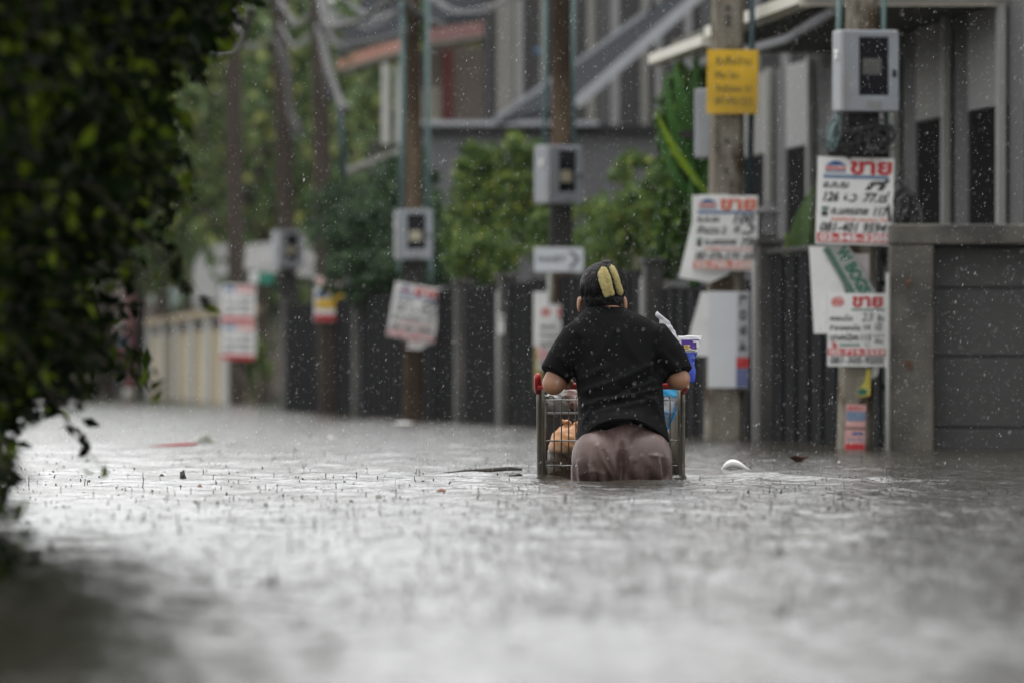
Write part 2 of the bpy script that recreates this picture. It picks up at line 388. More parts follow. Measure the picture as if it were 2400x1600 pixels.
for a, b, c, w in [((1650, 440), (1560, 300), (1560, 160), .12), ((1640, 430), (1600, 250), (1640, 130), .15), ((1640, 420), (1640, 300), (1560, 330), .12),
                   ((1640, 480), (1570, 420), (1545, 300), .10), ((1650, 500), (1640, 300), (1690, 180), .13), ((1640, 400), (1590, 200), (1580, 150), .14)]:
    big_leaf(curve3(P(*a, 59.8), P(*b, 59.6), P(*c, 60.2)), w * .42, m_deepleaf, t)
crown_obj(t, leaf_mat('leaf_mid_green', (.02, .065, .008), (.07, .15, .02), (.2, .3, .03)), [blob_cloud(P(1600, 330, 60.6), (.22, .25, .62), 34, 3000, .07), blob_cloud(P(1590, 540, 61), (.24, .25, .42), 24, 1800, .07), blob_cloud(P(1615, 190, 60.6), (.17, .2, .2), 14, 800, .065)], 'foliage')
b0 = P(1880, 700, 55.5)
t = thing('banana_plant', 'single upright bright green broad leaf beside the wall lantern', 'plant', (b0.x, b0.y, -.5))
big_leaf(curve3(P(1870, 640, 55), P(1858, 520, 55), P(1912, 430, 55)), .085, m_banana, t)
big_leaf(curve3(P(1885, 640, 55.2), P(1890, 560, 55.2), P(1902, 470, 55.2)), .07, m_banana, t)
big_leaf(curve3(P(1870, 640, 55.1), P(1846, 580, 55.1), P(1842, 545, 55.1)), .05, m_banana_y, t)

# ---- near dark hedge on the left, leaning out over the water
def hedge():
    t = thing('overhanging_hedge', 'dense dark green hedge leaning out over the water in the foreground', 'hedge', (-1.6, 18, -.5))
    prof_z = np.array([-.05, .08, .13, .34, .52, .746, .90, 1.084, 1.20, 1.31, 1.6, 2.1, 2.8, 3.3]); prof_x = np.array([-1.55, -1.52, -1.48, -1.36, -1.24, -1.16, -1.06, -.98, -.98, -.90, -.74, -.62, -.6, -1.1])
    def edge(y, z):
        e = np.interp(z, prof_z, prof_x)
        e = e - np.clip(21.2 - y, 0, 12) * .10 - np.clip(y - 24.0, 0, 9) * .14
        return e + .085 * np.sin(y * 2.3 + z * 5.3) * np.sin(z * 8.1 - y * 1.9) + .05 * np.sin(y * 7.7 + 1.3 * z) * np.sin(z * 13.3 + y)
    n = 40000
    y = rng.uniform(11.0, 28.5, n); z = rng.uniform(.02, 3.3, n); d = rng.exponential(.09, n) - .04
    d = np.clip(d, -.05, .5)
    x = edge(y, z) - d
    keep = (z > .06) | (rng.random(n) < .3)
    pos = np.stack([x, y, z], 1)[keep]
    nor = rng.normal(size=pos.shape) * .7 + np.array([.5, -.35, .6])
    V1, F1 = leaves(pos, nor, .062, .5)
    # sprigs that stick out
    Vs, Fs = [V1], [F1]; nn = len(V1); mb = MB()
    for k in range(420):
        yy = rng.uniform(19, 25.5); zz = rng.uniform(.10, 1.7); x0 = float(edge(yy, zz)) - .06
        L_ = rng.uniform(.08, .34) * (1.0 if rng.random() < .6 else .6) * (.5 if zz > .95 else (.45 if zz < .42 else 1.0)); dirv = np.array([rng.uniform(.5, 1), rng.uniform(-.5, .5), rng.uniform(-.6, .3)]); dirv /= np.linalg.norm(dirv)
        qs = np.linspace(0, 1, 5); pts = np.array([x0, yy, zz]) + dirv * (L_ * qs)[:, None] + np.array([0, 0, -1.0]) * (.9 * (qs * L_) ** 2)[:, None]
        pts[:, 2] = np.maximum(pts[:, 2], .03); mb.tube([tuple(p) for p in pts], [.0035, .003, .0025, .002, .001], 4)
        m_ = int(6 + L_ * 38); q = rng.uniform(.1, 1.02, m_)
        pp = np.array([x0, yy, zz]) + dirv * (L_ * q)[:, None] + np.array([0, 0, -1.0]) * (.9 * (q * L_) ** 2)[:, None] + rng.normal(size=(m_, 3)) * .016
        pp[:, 2] = np.maximum(pp[:, 2], .015)
        V, F = leaves(pp, rng.normal(size=(m_, 3)) * .7 + np.array([.3, -.4, .6]), float(rng.uniform(.036, .062)), .52); Vs.append(V); Fs.append(F + nn); nn += len(V)
    for k in range(34):                          # low shoots hanging to the water at the near end
        yy = rng.uniform(17.6, 20.2); x0 = -.0605 * yy + rng.uniform(-.07, .03); zz = rng.uniform(.02, .34); m_ = 8
        pp = np.array([x0, yy, zz]) + np.linspace(0, 1, m_)[:, None] * np.array([rng.uniform(-.1, .06), .02, -.09]) + rng.normal(size=(m_, 3)) * .012
        pp[:, 2] = np.maximum(pp[:, 2], .012); V, F = leaves(pp, rng.normal(size=(m_, 3)) * .6 + np.array([.3, -.4, .6]), .042, .55); Vs.append(V); Fs.append(F + nn); nn += len(V)
        mb.tube([(x0 - .2, yy, zz + .14), (x0 - .05, yy, zz + .04), tuple(pp[3]), tuple(pp[-1])], [.004, .003, .002, .001], 4)
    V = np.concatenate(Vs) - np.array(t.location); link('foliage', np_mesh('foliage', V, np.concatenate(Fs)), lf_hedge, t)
    tag(mb.build('twig', m_bark, t), kind='stuff')
    # solid dark core added inside the leaves to block the sky
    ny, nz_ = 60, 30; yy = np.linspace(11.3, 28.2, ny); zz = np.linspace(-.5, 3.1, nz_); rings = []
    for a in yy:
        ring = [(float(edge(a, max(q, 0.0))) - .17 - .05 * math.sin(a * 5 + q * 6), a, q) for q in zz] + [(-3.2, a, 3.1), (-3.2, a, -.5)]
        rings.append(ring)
    mb = MB(); mb.loft(rings); mb.build('sky_block_core', m_under, t, True)
hedge()

# ================================================================== BUILDINGS AND WALLS
m_clad = M('dark_grey_cladding', (.085, .083, .083), .9, .16, 3, .2, 40, stretch=(1, 1, .3))
m_clad_d = M('charcoal_cladding', (.055, .053, .053), .9, .18, 3, .2, 40, stretch=(1, 1, .3))
m_panel = M('pale_grey_panel', (.24, .24, .235), .85, .1, 2.5, stretch=(1, 1, .4))
m_panel_b = M('beige_grey_panel', (.20, .195, .175), .85, .1, 2.5, stretch=(1, 1, .4))
m_fin = M('pale_fin', (.29, .29, .27), .85, .1, 3, stretch=(1, 1, .4))
m_dkglass = M('dark_window_glass', (.006, .006, .006), .9, .1, 3, spec=.02)
m_gutter = M('cream_gutter', (.55, .52, .43), .5, .12, 4)
m_soffit = M('olive_soffit', (.085, .082, .06), .8, .15, 4)
m_slate = M('blue_grey_roof_sheet', (.028, .031, .036), .95, .12, 4, spec=.05)
m_stringer = M('pale_steel_edge', (.36, .37, .39), .7, .1, 4)
m_tile = M('orange_roof_tile', (.30, .105, .055), .7, .25, 8)
m_tile_r = M('maroon_fascia', (.13, .032, .026), .6, .2, 8)
m_brown = M('brown_grey_wall', (.15, .125, .105), .8, .15, 4)
m_garage = M('charcoal_garage_panel', (.062, .06, .058), .55, .12, 2, .15, 90, stretch=(.4, 1, 1.5))
m_pillar = M('stained_pillar', (.135, .125, .105), .85, .3, 5, .5, 40, second=(.07, .066, .058), thr=(.4, .6))

# ---- dark house with fins on the right, set back from the wall
def house_right():
    FX = lambda Y: 3.07 - .093 * (Y - 53.0)
    t = thing('finned_house', 'dark grey house with pale vertical fins behind the garage wall', 'house', (FX(55), 55, -.6))
    ang = math.atan(.093)
    mb = MB(); mb.prism([(FX(43) + .12, 43, -.6), (FX(67) + .12, 67, -.6), (FX(67) + 6, 67, -.6), (FX(43) + 6, 43, -.6)], (0, 0, 3.34)); mb.build('wall', m_clad_d, t)
    mb = MB(); mb.prism([(FX(43) + .9, 43.5, 2.86), (FX(67) + .9, 66.5, 2.86), (FX(67) + 6, 66.5, 2.86), (FX(43) + 6, 43.5, 2.86)], (0, 0, 7.4)); mb.build('added_upper_wall', m_clad_d, t)  # unseen storey added, tall enough for its reflection to darken the water
    # one bay per fin: slab, pale panel over a dark window, fin
    pxs = [1700, 1817, 1915, 2018, 2116, 2235, 2365, 2505, 2660]
    Ys = [(3.07 + .093 * 53) / (.093 + (p - 1200) / FPX) for p in pxs]
    def strip(name, ya, yb, za, zb, dx, mat_, th=.05):
        xa, xb = FX(ya) - dx, FX(yb) - dx
        mb = MB(); mb.prism([(xa, ya, za), (xb, yb, za), (xb + th, yb, za), (xa + th, ya, za)], (0, 0, zb - za)); return mb.build(name, mat_, t)
    for i in range(len(Ys) - 1):
        yf, yn = Ys[i], Ys[i + 1]; ym = yf + (yn - yf) * .30
        strip('wall_slab', yf - .06, ym + .02, 1.2, 2.72, .008, m_clad)
        w = strip('window', ym - .02, yn + .06, 1.25, 2.09, .004, m_dkglass)
        strip('window_head', ym - .02, yn + .06, 2.1, 2.72, .014, m_panel if i % 2 else m_panel_b)
        strip('fin', yn - .06, yn + .06, 1.2, 2.73, .075, m_fin, .045)
    # low flat roof with cream gutter
    EX = lambda Y: 1.86 - .082 * (Y - 53.0)
    mb = MB(); mb.prism([(EX(53) + .04, 53.0, 2.745), (EX(62) + .04, 62, 2.745), (EX(62) + 3.2, 62, 2.745), (EX(53) + 4.5, 53.0, 2.745)], (0, 0, .09)); mb.build('roof', m_soffit, t)
    mb = MB(); mb.prism([(EX(52.9), 52.9, 2.70), (EX(58.5), 58.5, 2.70), (EX(58.5) - .09, 58.5, 2.72), (EX(52.9) - .09, 52.9, 2.72)], (0, 0, .075)); mb.build('gutter', m_gutter, t)
    mb = MB(); mb.prism([(EX(58.7), 58.7, 2.66), (EX(62.4), 62.4, 2.66), (EX(62.4) - .09, 62.4, 2.68), (EX(58.7) - .09, 58.7, 2.68)], (0, 0, .07)); mb.build('gutter', m_gutter, t)
    mb = MB(); mb.span((EX(53) - .08, 52.86, 2.70), (EX(53) + 4.6, 52.94, 2.775)); mb.build('gutter', m_gutter, t)
    mb = MB(); mb.span((EX(53) - .05, 52.80, 2.735), (EX(53) + 4.6, 52.855, 2.80)); mb.build('fascia', m_stringer, t)
    mb = MB(); mb.tube([(EX(53) + .15, 53.05, 2.69), (EX(56) + .2, 56, 2.62), (EX(62) + .1, 62, 2.63)], .035, 8); mb.build('roof_beam', m_stringer, t, True)
house_right()

# ---- grey clad building in the middle
def house_mid():
    Yb = 93.0; t = thing('clad_building', 'grey clad building with pale strips and a sloping roof in the middle', 'building', (.8, Yb, -.6))
    pz = lambda y, Y=Yb: WZ(y, Y); pxx = lambda p, Y=Yb: WX(p, Y)
    mb = MB(); mb.span((pxx(1133), Yb, pz(296)), (pxx(2000), Yb + 6, pz(-700))); mb.build('wall', m_clad_d, t)
    mb = MB(); mb.span((pxx(960), Yb - .6, -.6), (pxx(2000), Yb - .004, pz(301))); mb.build('lower_wall', M('smooth_grey_wall', (.135, .135, .14), .85, .08, 2), t)
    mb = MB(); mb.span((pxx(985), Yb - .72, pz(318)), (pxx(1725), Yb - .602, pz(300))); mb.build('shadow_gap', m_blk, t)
    mb = MB(); mb.span((pxx(985), Yb - .85, pz(300)), (pxx(1400), Yb - .5, pz(288))); mb.build('ledge', m_stringer, t)
    for a, b, mt in [(1141, 1150, m_clad), (1163, 1203, m_panel_b), (1207, 1226, m_panel), (1266, 1281, m_panel_b), (1300, 1330, m_panel), (1375, 1395, m_panel_b), (1400, 1428, m_clad), (1431, 1451, m_panel),
                     (1502, 1520, m_panel_b), (1535, 1551, m_panel), (1604, 1622, m_panel), (1640, 1668, m_clad), (1700, 1722, m_panel), (1760, 1780, m_panel), (1830, 1850, m_panel)]:
        mb = MB(); mb.span((pxx(a), Yb - .06, pz(294)), (pxx(b), Yb - .003, pz(-500))); mb.build('cladding_strip', mt, t)
    # sloping lean-to roof: dark sheet with two pale edges
    a0, a1 = P(1349, 240, 84), P(1700, -70, 84); b0_, b1_ = P(1163, 280, 91), P(1540, 10, 91)
    th = Vector((0, 0, -.07))
    mb = MB(); mb.prism([a0, a1, b1_, b0_], th); mb.build('sloping_roof', m_slate, t)
    def bar(a, b, w, mt, nm):
        d = (b - a).normalized(); n_ = d.cross(Vector((0, 1, 0))).normalized()
        mb = MB(); mb.prism([a - n_ * w, b - n_ * w, b + n_ * w, a + n_ * w], (0, -.06, 0)); mb.build(nm, mt, t)
    bar(a0 + Vector((0, -.01, -.02)), a1 + Vector((0, -.01, -.02)), .052, m_stringer, 'roof_edge')
    bar(P(1346, 152, 90.5), P(1512, 30, 90.5), .022, m_stringer, 'roof_edge'); bar(P(1160, 281, 90.5), P(1346, 152, 90.5), .03, m_stringer, 'roof_edge')
    bar(P(1512, 30, 90.5), P(1525, -60, 90.5), .03, m_panel, 'downpipe')
    mb = MB(); c = P(1261, 120, 92.7); mb.ball(c, (.035, .03, .04)); mb.build('wall_lamp', M('blue_lamp', (.05, .14, .25), .4), t, True)
house_mid()

# ---- house with orange tiled eaves
def house_tiled():
    Yb = 104.0; t = thing('tiled_house', 'brown walled house with orange tiled eaves and white pillars', 'house', (WX(1060, Yb), Yb, -.6))
    mb = MB(); mb.span((WX(1003, Yb), Yb, -.6), (WX(1150, Yb), Yb + 5, WZ(110, Yb))); mb.build('wall', m_brown, t)
    mb = MB(); mb.span((WX(930, Yb), Yb + 1.2, -.6), (WX(1003, Yb), Yb + 5, WZ(110, Yb))); mb.build('wall', m_brown, t)
    mb = MB(); mb.span((WX(1037, Yb), Yb - .05, WZ(290, Yb)), (WX(1062, Yb), Yb - .002, WZ(108, Yb))); mb.build('door_frame', m_tile_r, t)
    # eaves: near run and far run
    def eave(a, b, h, mt, back):
        a = Vector(a); b = Vector(b)
        mb = MB(); mb.prism([a, b, b + Vector((0, 0, h)), a + Vector((0, 0, h))], (0, .05, 0)); f = mb.build('fascia', mt, t)
        mb = MB(); up = Vector((.1, back, back * .32)); mb.prism([a + Vector((0, 0, h + .01)), b + Vector((0, 0, h + .01)), b + up + Vector((0, 0, h)), a + up + Vector((0, 0, h))], (0, 0, .07)); mb.build('roof', m_slate, t)
        mb = MB(); mb.prism([a + Vector((0, .06, -.03)), b + Vector((0, .06, -.03)), b + Vector((.05, 1.6, -.03)), a + Vector((.05, 1.6, -.03))], (0, 0, .025)); mb.build('soffit', M('pale_soffit', (.30, .28, .24), .8), t)
    eave(P(822, 152, 106), P(942, 116, 100), .13, m_tile, 3.0)
    eave(P(1000, 100, 98), P(1138, 80, 96), .15, m_tile_r, 3.0)
    eave(P(790, 160, 107.5), P(815, 155, 106.5), .10, m_tile, 1.5)
    for p, w in ((904, 9), (935, 8)):
        mb = MB(); mb.bbox(((WX(p, 102)), 102, (WZ(338, 102) + WZ(150, 102)) / 2), (2 * w * 102 / FPX, .14, WZ(150, 102) - WZ(338, 102)), .012); mb.build('pillar', m_whitep, t)
    mb = MB(); mb.span((WX(985, Yb) , Yb - .12, WZ(292, Yb)), (WX(1036, Yb), Yb - .005, WZ(286, Yb))); mb.build('sill', m_whitep, t)
    for k in range(8):
        y0 = 284 - k * 10; mb = MB(); mb.box((WX(1010, Yb), Yb - .06, WZ(y0 - 3, Yb)), (.24, .05, .026)); mb.build('louvre', M('cream_louvre%d' % k, (.5, .47, .38), .6) if k == 0 else bpy.data.materials['cream_louvre0'], t)
    mb = MB(); mb.prism([P(800, 398, 98), P(940, 345, 95), P(945, 352, 99), P(805, 405, 101)], (0, 0, -.06)); mb.build('porch_roof', m_panel_b, t)
    mb = MB(); mb.span((WX(862, 106), 106, -.6), (WX(935, 106), 107, WZ(330, 106))); mb.build('porch_wall', M('mossy_wall', (.09, .10, .07), .9, .2, 3), t)
house_tiled()

# ---- far house half lost in haze behind the trees
def house_far():
    Yb = 188; t = thing('hazy_house', 'hazy brown-grey house far behind the trees at left', 'house', (-7, Yb, -.6))
    mb = MB(); mb.span((-13, Yb, -.6), (-4.2, Yb + 6, 4.4)); mb.build('wall', m_brown, t)
    mb = MB(); mb.prism([(-13.5, Yb - .5, 4.4), (-3.8, Yb - .5, 4.4), (-4.6, Yb + 3, 6.2), (-12.7, Yb + 3, 6.2)], (0, .1, -.12)); mb.build('roof', m_slate, t)
    for k in range(4):
        x = -12 + k * 2.1; mb = MB(); mb.span((x, Yb - .06, 1.6), (x + 1.0, Yb - .002, 2.9)); w = mb.build('window', m_dkglass, t)
        mb = MB(); mb.span((x - .06, Yb - .1, 1.5), (x + 1.06, Yb - .062, 1.6)); mb.build('sill', m_panel, w)
house_far()

# ---- garage wall facing the road, with a sectional door
def garage():
    Yg = 47.6; t = thing('garage_wall', 'grey concrete garage front with charcoal sectional door at the right edge', 'garage', (WX(2300, Yg), Yg, -.6))
    x0, x1, x2 = WX(2086, Yg), WX(2189, Yg), WX(2760, Yg)
    zt, zb = WZ(574, Yg), WZ(526, Yg)
    mb = MB(); mb.bbox(((x0 + x1) / 2, Yg + .15, (zt - .6) / 2), (x1 - x0, .3, zt + .6), .012); mb.build('pillar', m_pillar, t)
    mb = MB(); mb.bbox(((x0 + x2) / 2 + .1, Yg + .16, (zt + zb) / 2 + .002), (x2 - x0 + .2, .34, zb - zt), .012); mb.build('beam', m_pillar, t)
    mb = MB(); mb.bbox((x2 + .2, Yg + .15, (zt - .6) / 2), (.4, .3, zt + .6), .012); mb.build('pillar', m_pillar, t)
    dr = MB(); dr.span((x1 - .02, Yg + .24, -.6), (x2 + .02, Yg + .26, zt + .02)); door = dr.build('garage_door', m_blk, t)
    ys = [574, 676, 836, 1003, 1170, 1330]
    for a, b in zip(ys[:-1], ys[1:]):
        za, zb2 = WZ(b, Yg) + .006, WZ(a, Yg) - .006
        mb = MB(); mb.bbox(((x1 + x2) / 2, Yg + .225, (za + zb2) / 2), (x2 - x1 - .01, .03, zb2 - za), .008); mb.build('door_panel', m_garage, door)
    for (p, y, w, h) in ((2128, 662, 8, 14), (2126, 850, 9, 10), (2134, 858, 5, 14)):   # rusted fixings
        c = P(p, y, Yg); mb = MB(); mb.box((c.x, Yg - .006, c.z), (w * Yg / FPX * 1.3, .012, h * Yg / FPX * 1.3)); mb.build('rusted_plate', M('rust', (.12, .06, .03), .9, .4, 30) if 'rust' not in bpy.data.materials else bpy.data.materials['rust'], t)
    mb = MB(); mb.tube([(x0 - .012, Yg - .02, -.55), (x0 - .012, Yg - .02, WZ(640, Yg))], .012, 8); mb.build('corner_pipe', m_fin, t, True)
garage()

# ---- fence along the street: square posts, bays of dark boards
post_Y = [49.15, 54.4, 60.7, 71.1, 75.1, 86.3, 96.0]
plabel = {54.4: 'grey square fence post carrying the lantern', 60.7: 'grey fence post just right of the wading person\'s head', 71.1: 'grey fence post left of the person with a white plate on it',
          75.1: 'stout grey fence post below the yellow-green shrub', 86.3: 'grey fence post between the tilted poster and yellow poster poles', 96.0: 'far grey fence post near the paired poles'}
for Yp in post_Y[1:]:
    w = {54.4: .15, 60.7: .13, 71.1: .13, 75.1: .12, 86.3: .10, 96.0: .10}[Yp]; h = 1.24 if Yp < 56 else 1.2
    t = thing('fence_post', plabel[Yp], 'post', (WALL(Yp), Yp, -.6), 'posts of the street fence')
    mb = MB(); mb.bbox((WALL(Yp), Yp, (h - .6) / 2), (w, w * 2.2, h + .6), .012, ALONG); mb.build('shaft', m_post, t)
    mb = MB(); mb.bbox((WALL(Yp), Yp, h + .022), (w + .04, w * 2.2 + .04, .04), .01, ALONG); mb.build('cap', m_post, t)
    if Yp < 72:
        mb = MB(); mb.tube([(WALL(Yp) - w * .62, Yp - w * 1.15, -.5), (WALL(Yp) - w * .62, Yp - w * 1.15, h - .1)], .011, 8); mb.build('edge_pipe', m_fin, t, True)
blabel = ['black boarded gate between the garage and lantern post', 'black boarded gate behind the pole with blank white boards', 'black boarded fence mostly hidden behind the wading person',
          'narrow black boarded gate left of the wading person', 'black boarded fence below the dark shrub', 'far black boarded fence behind the twin far poles']
bw = .30; bmeshes = {}
for i in range(len(post_Y) - 1):
    ya, yb = post_Y[i] + .18, post_Y[i + 1] - .18
    t = thing('board_fence', blabel[i], 'fence', (WALL(ya), ya, -.6), 'board fence bays')
    top = 1.17 if i != 1 else 1.02; n = max(3, round((yb - ya) / bw)); wd = (yb - ya) / n
    key = (round(wd, 4), top); mb = MB(); mb.bbox((0, 0, (top + .6) / 2 - .6), (.022, wd * .93, top + .6), .005); me = mb.mesh('board')
    for k in range(n):
        y = ya + (k + .5) * wd; x = WALL(y) + (.014 if k % 2 else -.004)
        link('board', me, m_board, t, (x - t.location.x, y - t.location.y, .6 + random.uniform(-.012, .012)), (0, 0, ALONG))
    for z in (top - .22, .35):
        mb = MB(); mb.tube([(WALL(ya) + .045, ya, z), (WALL(yb) + .045, yb, z)], .018, 6); mb.build('rail', m_rail, t, True)
    if i == 0:
        mb = MB(); mb.tube([(WALL(ya) - .02, ya, top + .02), (WALL(yb) - .02, yb, top + .02)], .02, 6); mb.build('rail', m_rail, t, True)

# lantern on its post
def lantern():
    Yl = 54.4; x = WALL(Yl); z = 1.285; t = thing('post_lantern', 'black square garden lantern on top of the fence post', 'lantern', (x, Yl, z))
    mb = MB(); mb.bbox((x, Yl, z + .012), (.12, .12, .024), .006); mb.build('base', m_blk, t)
    for sx in (-1, 1):
        for sy in (-1, 1): mb = MB(); mb.box((x + sx * .05, Yl + sy * .05, z + .09), (.012, .012, .13)); mb.build('frame_bar', m_blk, t)
    mb = MB(); mb.span((x - .04, Yl - .04, z + .026), (x + .04, Yl + .04, z + .152)); mb.build('glass', M('lantern_glass', (.12, .12, .12), .2, .1), t)
    mb = MB(); mb.loft([[Vector((x + sx * r, Yl + sy * r, zz)) for sx, sy in ((-1, -1), (1, -1), (1, 1), (-1, 1))] for r, zz in ((.085, z + .156), (.082, z + .168), (.03, z + .215), (.008, z + .235))]); mb.build('roof', m_blk, t)
lantern()

# ---- far end: beige wall with pilasters, hood, disc, awning
def far_end():
    t = thing('beige_wall', 'beige garden wall with pale pilasters at the far end', 'wall', (WX(470, 128), 128, -.6))
    m_be = M('beige_render', (.35, .28, .165), .9, .25, 2, .3, 20, second=(.20, .165, .11), thr=(.5, .68), stretch=(1, 1, .35)); m_pi = M('pale_pilaster', (.33, .33, .30), .85, .2, 3); m_cap = M('tan_coping', (.27, .21, .12), .8, .15, 4)
    A = Vector((WX(545, 116), 116, 0)); B = Vector((WX(345, 152), 152, 0)); d = (B - A); n = Vector((d.y, -d.x, 0)).normalized() * -1
    top = 1.32
    def seg(a, b, off, th, z0, z1, nm, mt):
        p, q = A + d * a, A + d * b; mb = MB(); o = n * off
        mb.prism([p + o, q + o, q + o - n * th, p + o - n * th], (0, 0, z1 - z0))
        mb.v = [(v[0], v[1], v[2] + z0) for v in mb.v]; return mb.build(nm, mt, t)
    seg(0, 1, 0, .3, -.6, top - .1, 'wall_face', m_be)
    seg(-.004, 1.004, .08, .46, top - .098, top, 'coping', m_cap)
    for k in range(6):
        a = .02 + k * .18; seg(a, a + .055, .04, .039, -.6, top - .1, 'pilaster', m_pi)
        if k < 5: seg(a + .075, a + .16, .03, .028, top - .28, top - .14, 'vent_slot', m_rail)
    mb = MB(); mb.span((WX(345, 152) - .7, 152.2, -.6), (WX(345, 152), 152.5, 1.25)); mb.build('end_pier', m_post, t)
    # rounded silver hood behind the wall
    Yh = 131; t2 = thing('silver_hood', 'pale silver rounded hood rising behind the beige wall', 'hood', (WX(500, Yh), Yh, .9))
    prof = [(452, 720), (452, 640), (456, 615), (468, 593), (486, 578), (508, 571), (530, 571), (546, 578), (552, 600), (552, 720)]
    mb = MB(); mb.prism([P(x, y, Yh) for x, y in prof], (0, 1.4, 0)); mb.build('shell', M('silver_sheet', (.42, .42, .42), .6, .08, 3), t2, 'auto')
    mb = MB(); mb.span(P(449, 706, Yh - .05), P(553, 698, Yh - .05) + Vector((0, .048, 0))); mb.build('lower_band', m_panel, t2)
    mb = MB(); mb.span((WX(480, Yh), Yh + .3, -.6), (WX(490, Yh), Yh + .4, WZ(718, Yh))); mb.build('leg', m_rail, t2); 
    mb = MB(); mb.span((WX(530, Yh), Yh + .3, -.6), (WX(540, Yh), Yh + .4, WZ(718, Yh))); mb.build('leg', m_rail, t2)
    # pale round disc
    Yd = 153; c = P(386, 690, Yd); t3 = thing('round_mirror', 'pale mint round disc on a post above the far wall', 'mirror', (c.x, Yd, -.6))
    mb = MB(); mb.ball(c, (.29, .07, .27), 20, 10); mb.build('disc', M('pale_mint', (.50, .62, .57), .35, .06, 3), t3, True)
    mb = MB(); mb.tube([(c.x + .05, Yd + .08, -.6), (c.x + .05, Yd + .08, c.z)], .04, 8); mb.build('post', m_rail, t3, True)
    # grey ribbed awning behind the twin poles
    Ya = 118; t4 = thing('ribbed_awning', 'pale grey ribbed awning behind the pole with grey meter box', 'awning', (WX(660, Ya), Ya, -.6))
    a, b, c_, d_ = P(577, 575, Ya + 3), P(745, 552, Ya), P(742, 652, Ya - .6), P(572, 632, Ya + 2.2)
    mb = MB(); mb.prism([a, b, c_, d_], (0, .06, 0)); mb.build('sheet', M('awning_grey', (.20, .197, .19), .8, .08, 3), t4)
    for k in range(12):
        f = (k + .5) / 12; p, q = a.lerp(b, f), d_.lerp(c_, f); mb = MB(); mb.tube([p + Vector((0, -.02, 0)), q + Vector((0, -.02, 0))], .018, 5); mb.build('rib', bpy.data.materials['awning_grey'], t4)
    for f in (.05, .95):
        p = d_.lerp(c_, f); mb = MB(); mb.tube([(p.x, p.y + .1, -.6), (p.x, p.y + .1, p.z)], .03, 6); mb.build('leg', m_rail, t4, True)
    # reddish pole with small signs, dark post beside it
    Yq = 141; x = WX(305, Yq); t5 = thing('red_pole', 'thin faded red pole at the far left beside the dark post', 'pole', (x, Yq, -.6))
    mb = MB(); mb.tube([(x, Yq, -.6), (x, Yq, WZ(610, Yq))], .065, 10); mb.build('shaft', M('faded_red', (.27, .09, .09), .7, .15, 4), t5, True)
    mb = MB(); mb.tube([(x, Yq, -.05), (x, Yq, .14)], .10, 10); mb.build('foot', m_whitep, t5, True)
    x2 = WX(328, Yq + 1); t6 = thing('dark_post', 'dark slim post at the far left beside the red pole', 'post', (x2, Yq + 1, -.6))
    mb = MB(); mb.bbox((x2, Yq + 1, (WZ(575, Yq + 1) - .6) / 2), (.16, .16, WZ(575, Yq + 1) + .6), .01); mb.build('shaft', m_rail, t6)
    mb = MB(); mb.bbox((x2, Yq + 1, WZ(574, Yq + 1) + .02), (.2, .2, .04), .01); mb.build('cap', m_rail, t6)
    for (p, y, w, h, mt, band, lab) in ((257, 618, 46, 46, m_pink, m_red, 'small pink square sign high at the far left'), (262, 768, 38, 32, m_white, m_pink, 'small white and pink sign in the middle of the far left cluster'), (283, 815, 30, 42, m_bluel, m_red, 'small blue and red sign lowest at the far left')):
        c = P(p, y, Yq - .3); s = Yq / FPX; tt = thing('small_sign', lab, 'sign', (c.x, c.y, c.z - h * s / 2), 'small far signs')
        mb = MB(); mb.box(c, (w * s, .015, h * s)); mb.build('board', mt, tt)
        mb = MB(); mb.box((c.x, c.y - .011, c.z - h * s * .25), (w * s * .9, .005, h * s * .35)); mb.build('band', band, tt)
        mb = MB(); mb.tube([(c.x + .0, c.y + .03, c.z), (c.x + .0, c.y + .03, -.6)], .02, 6); mb.build('stake', m_rail, tt, True)
    Yg = 111.2; s = Yg / FPX; c = P(612, 652, Yg); tt = thing('street_name_sign', 'small white and green sign between the two far poles', 'sign', (c.x, c.y, c.z - .1))
    mb = MB(); mb.box((c.x + 11 * s, c.y, c.z), (36 * s, .012, 28 * s)); mb.build('green_plate', M('sign_green', (.02, .22, .15), .5, .08), tt)
    mb = MB(); mb.bbox((c.x - 17 * s, c.y, c.z + .005), (20 * s, .02, 24 * s), .008); mb.build('white_plate', m_white, tt)
    mb = MB(); mb.tube([(c.x - 20 * s, c.y + .03, c.z), (WX(557, 112.3), 112.3, c.z)], .012, 6); mb.build('bracket', m_rail, tt, True)
far_end()

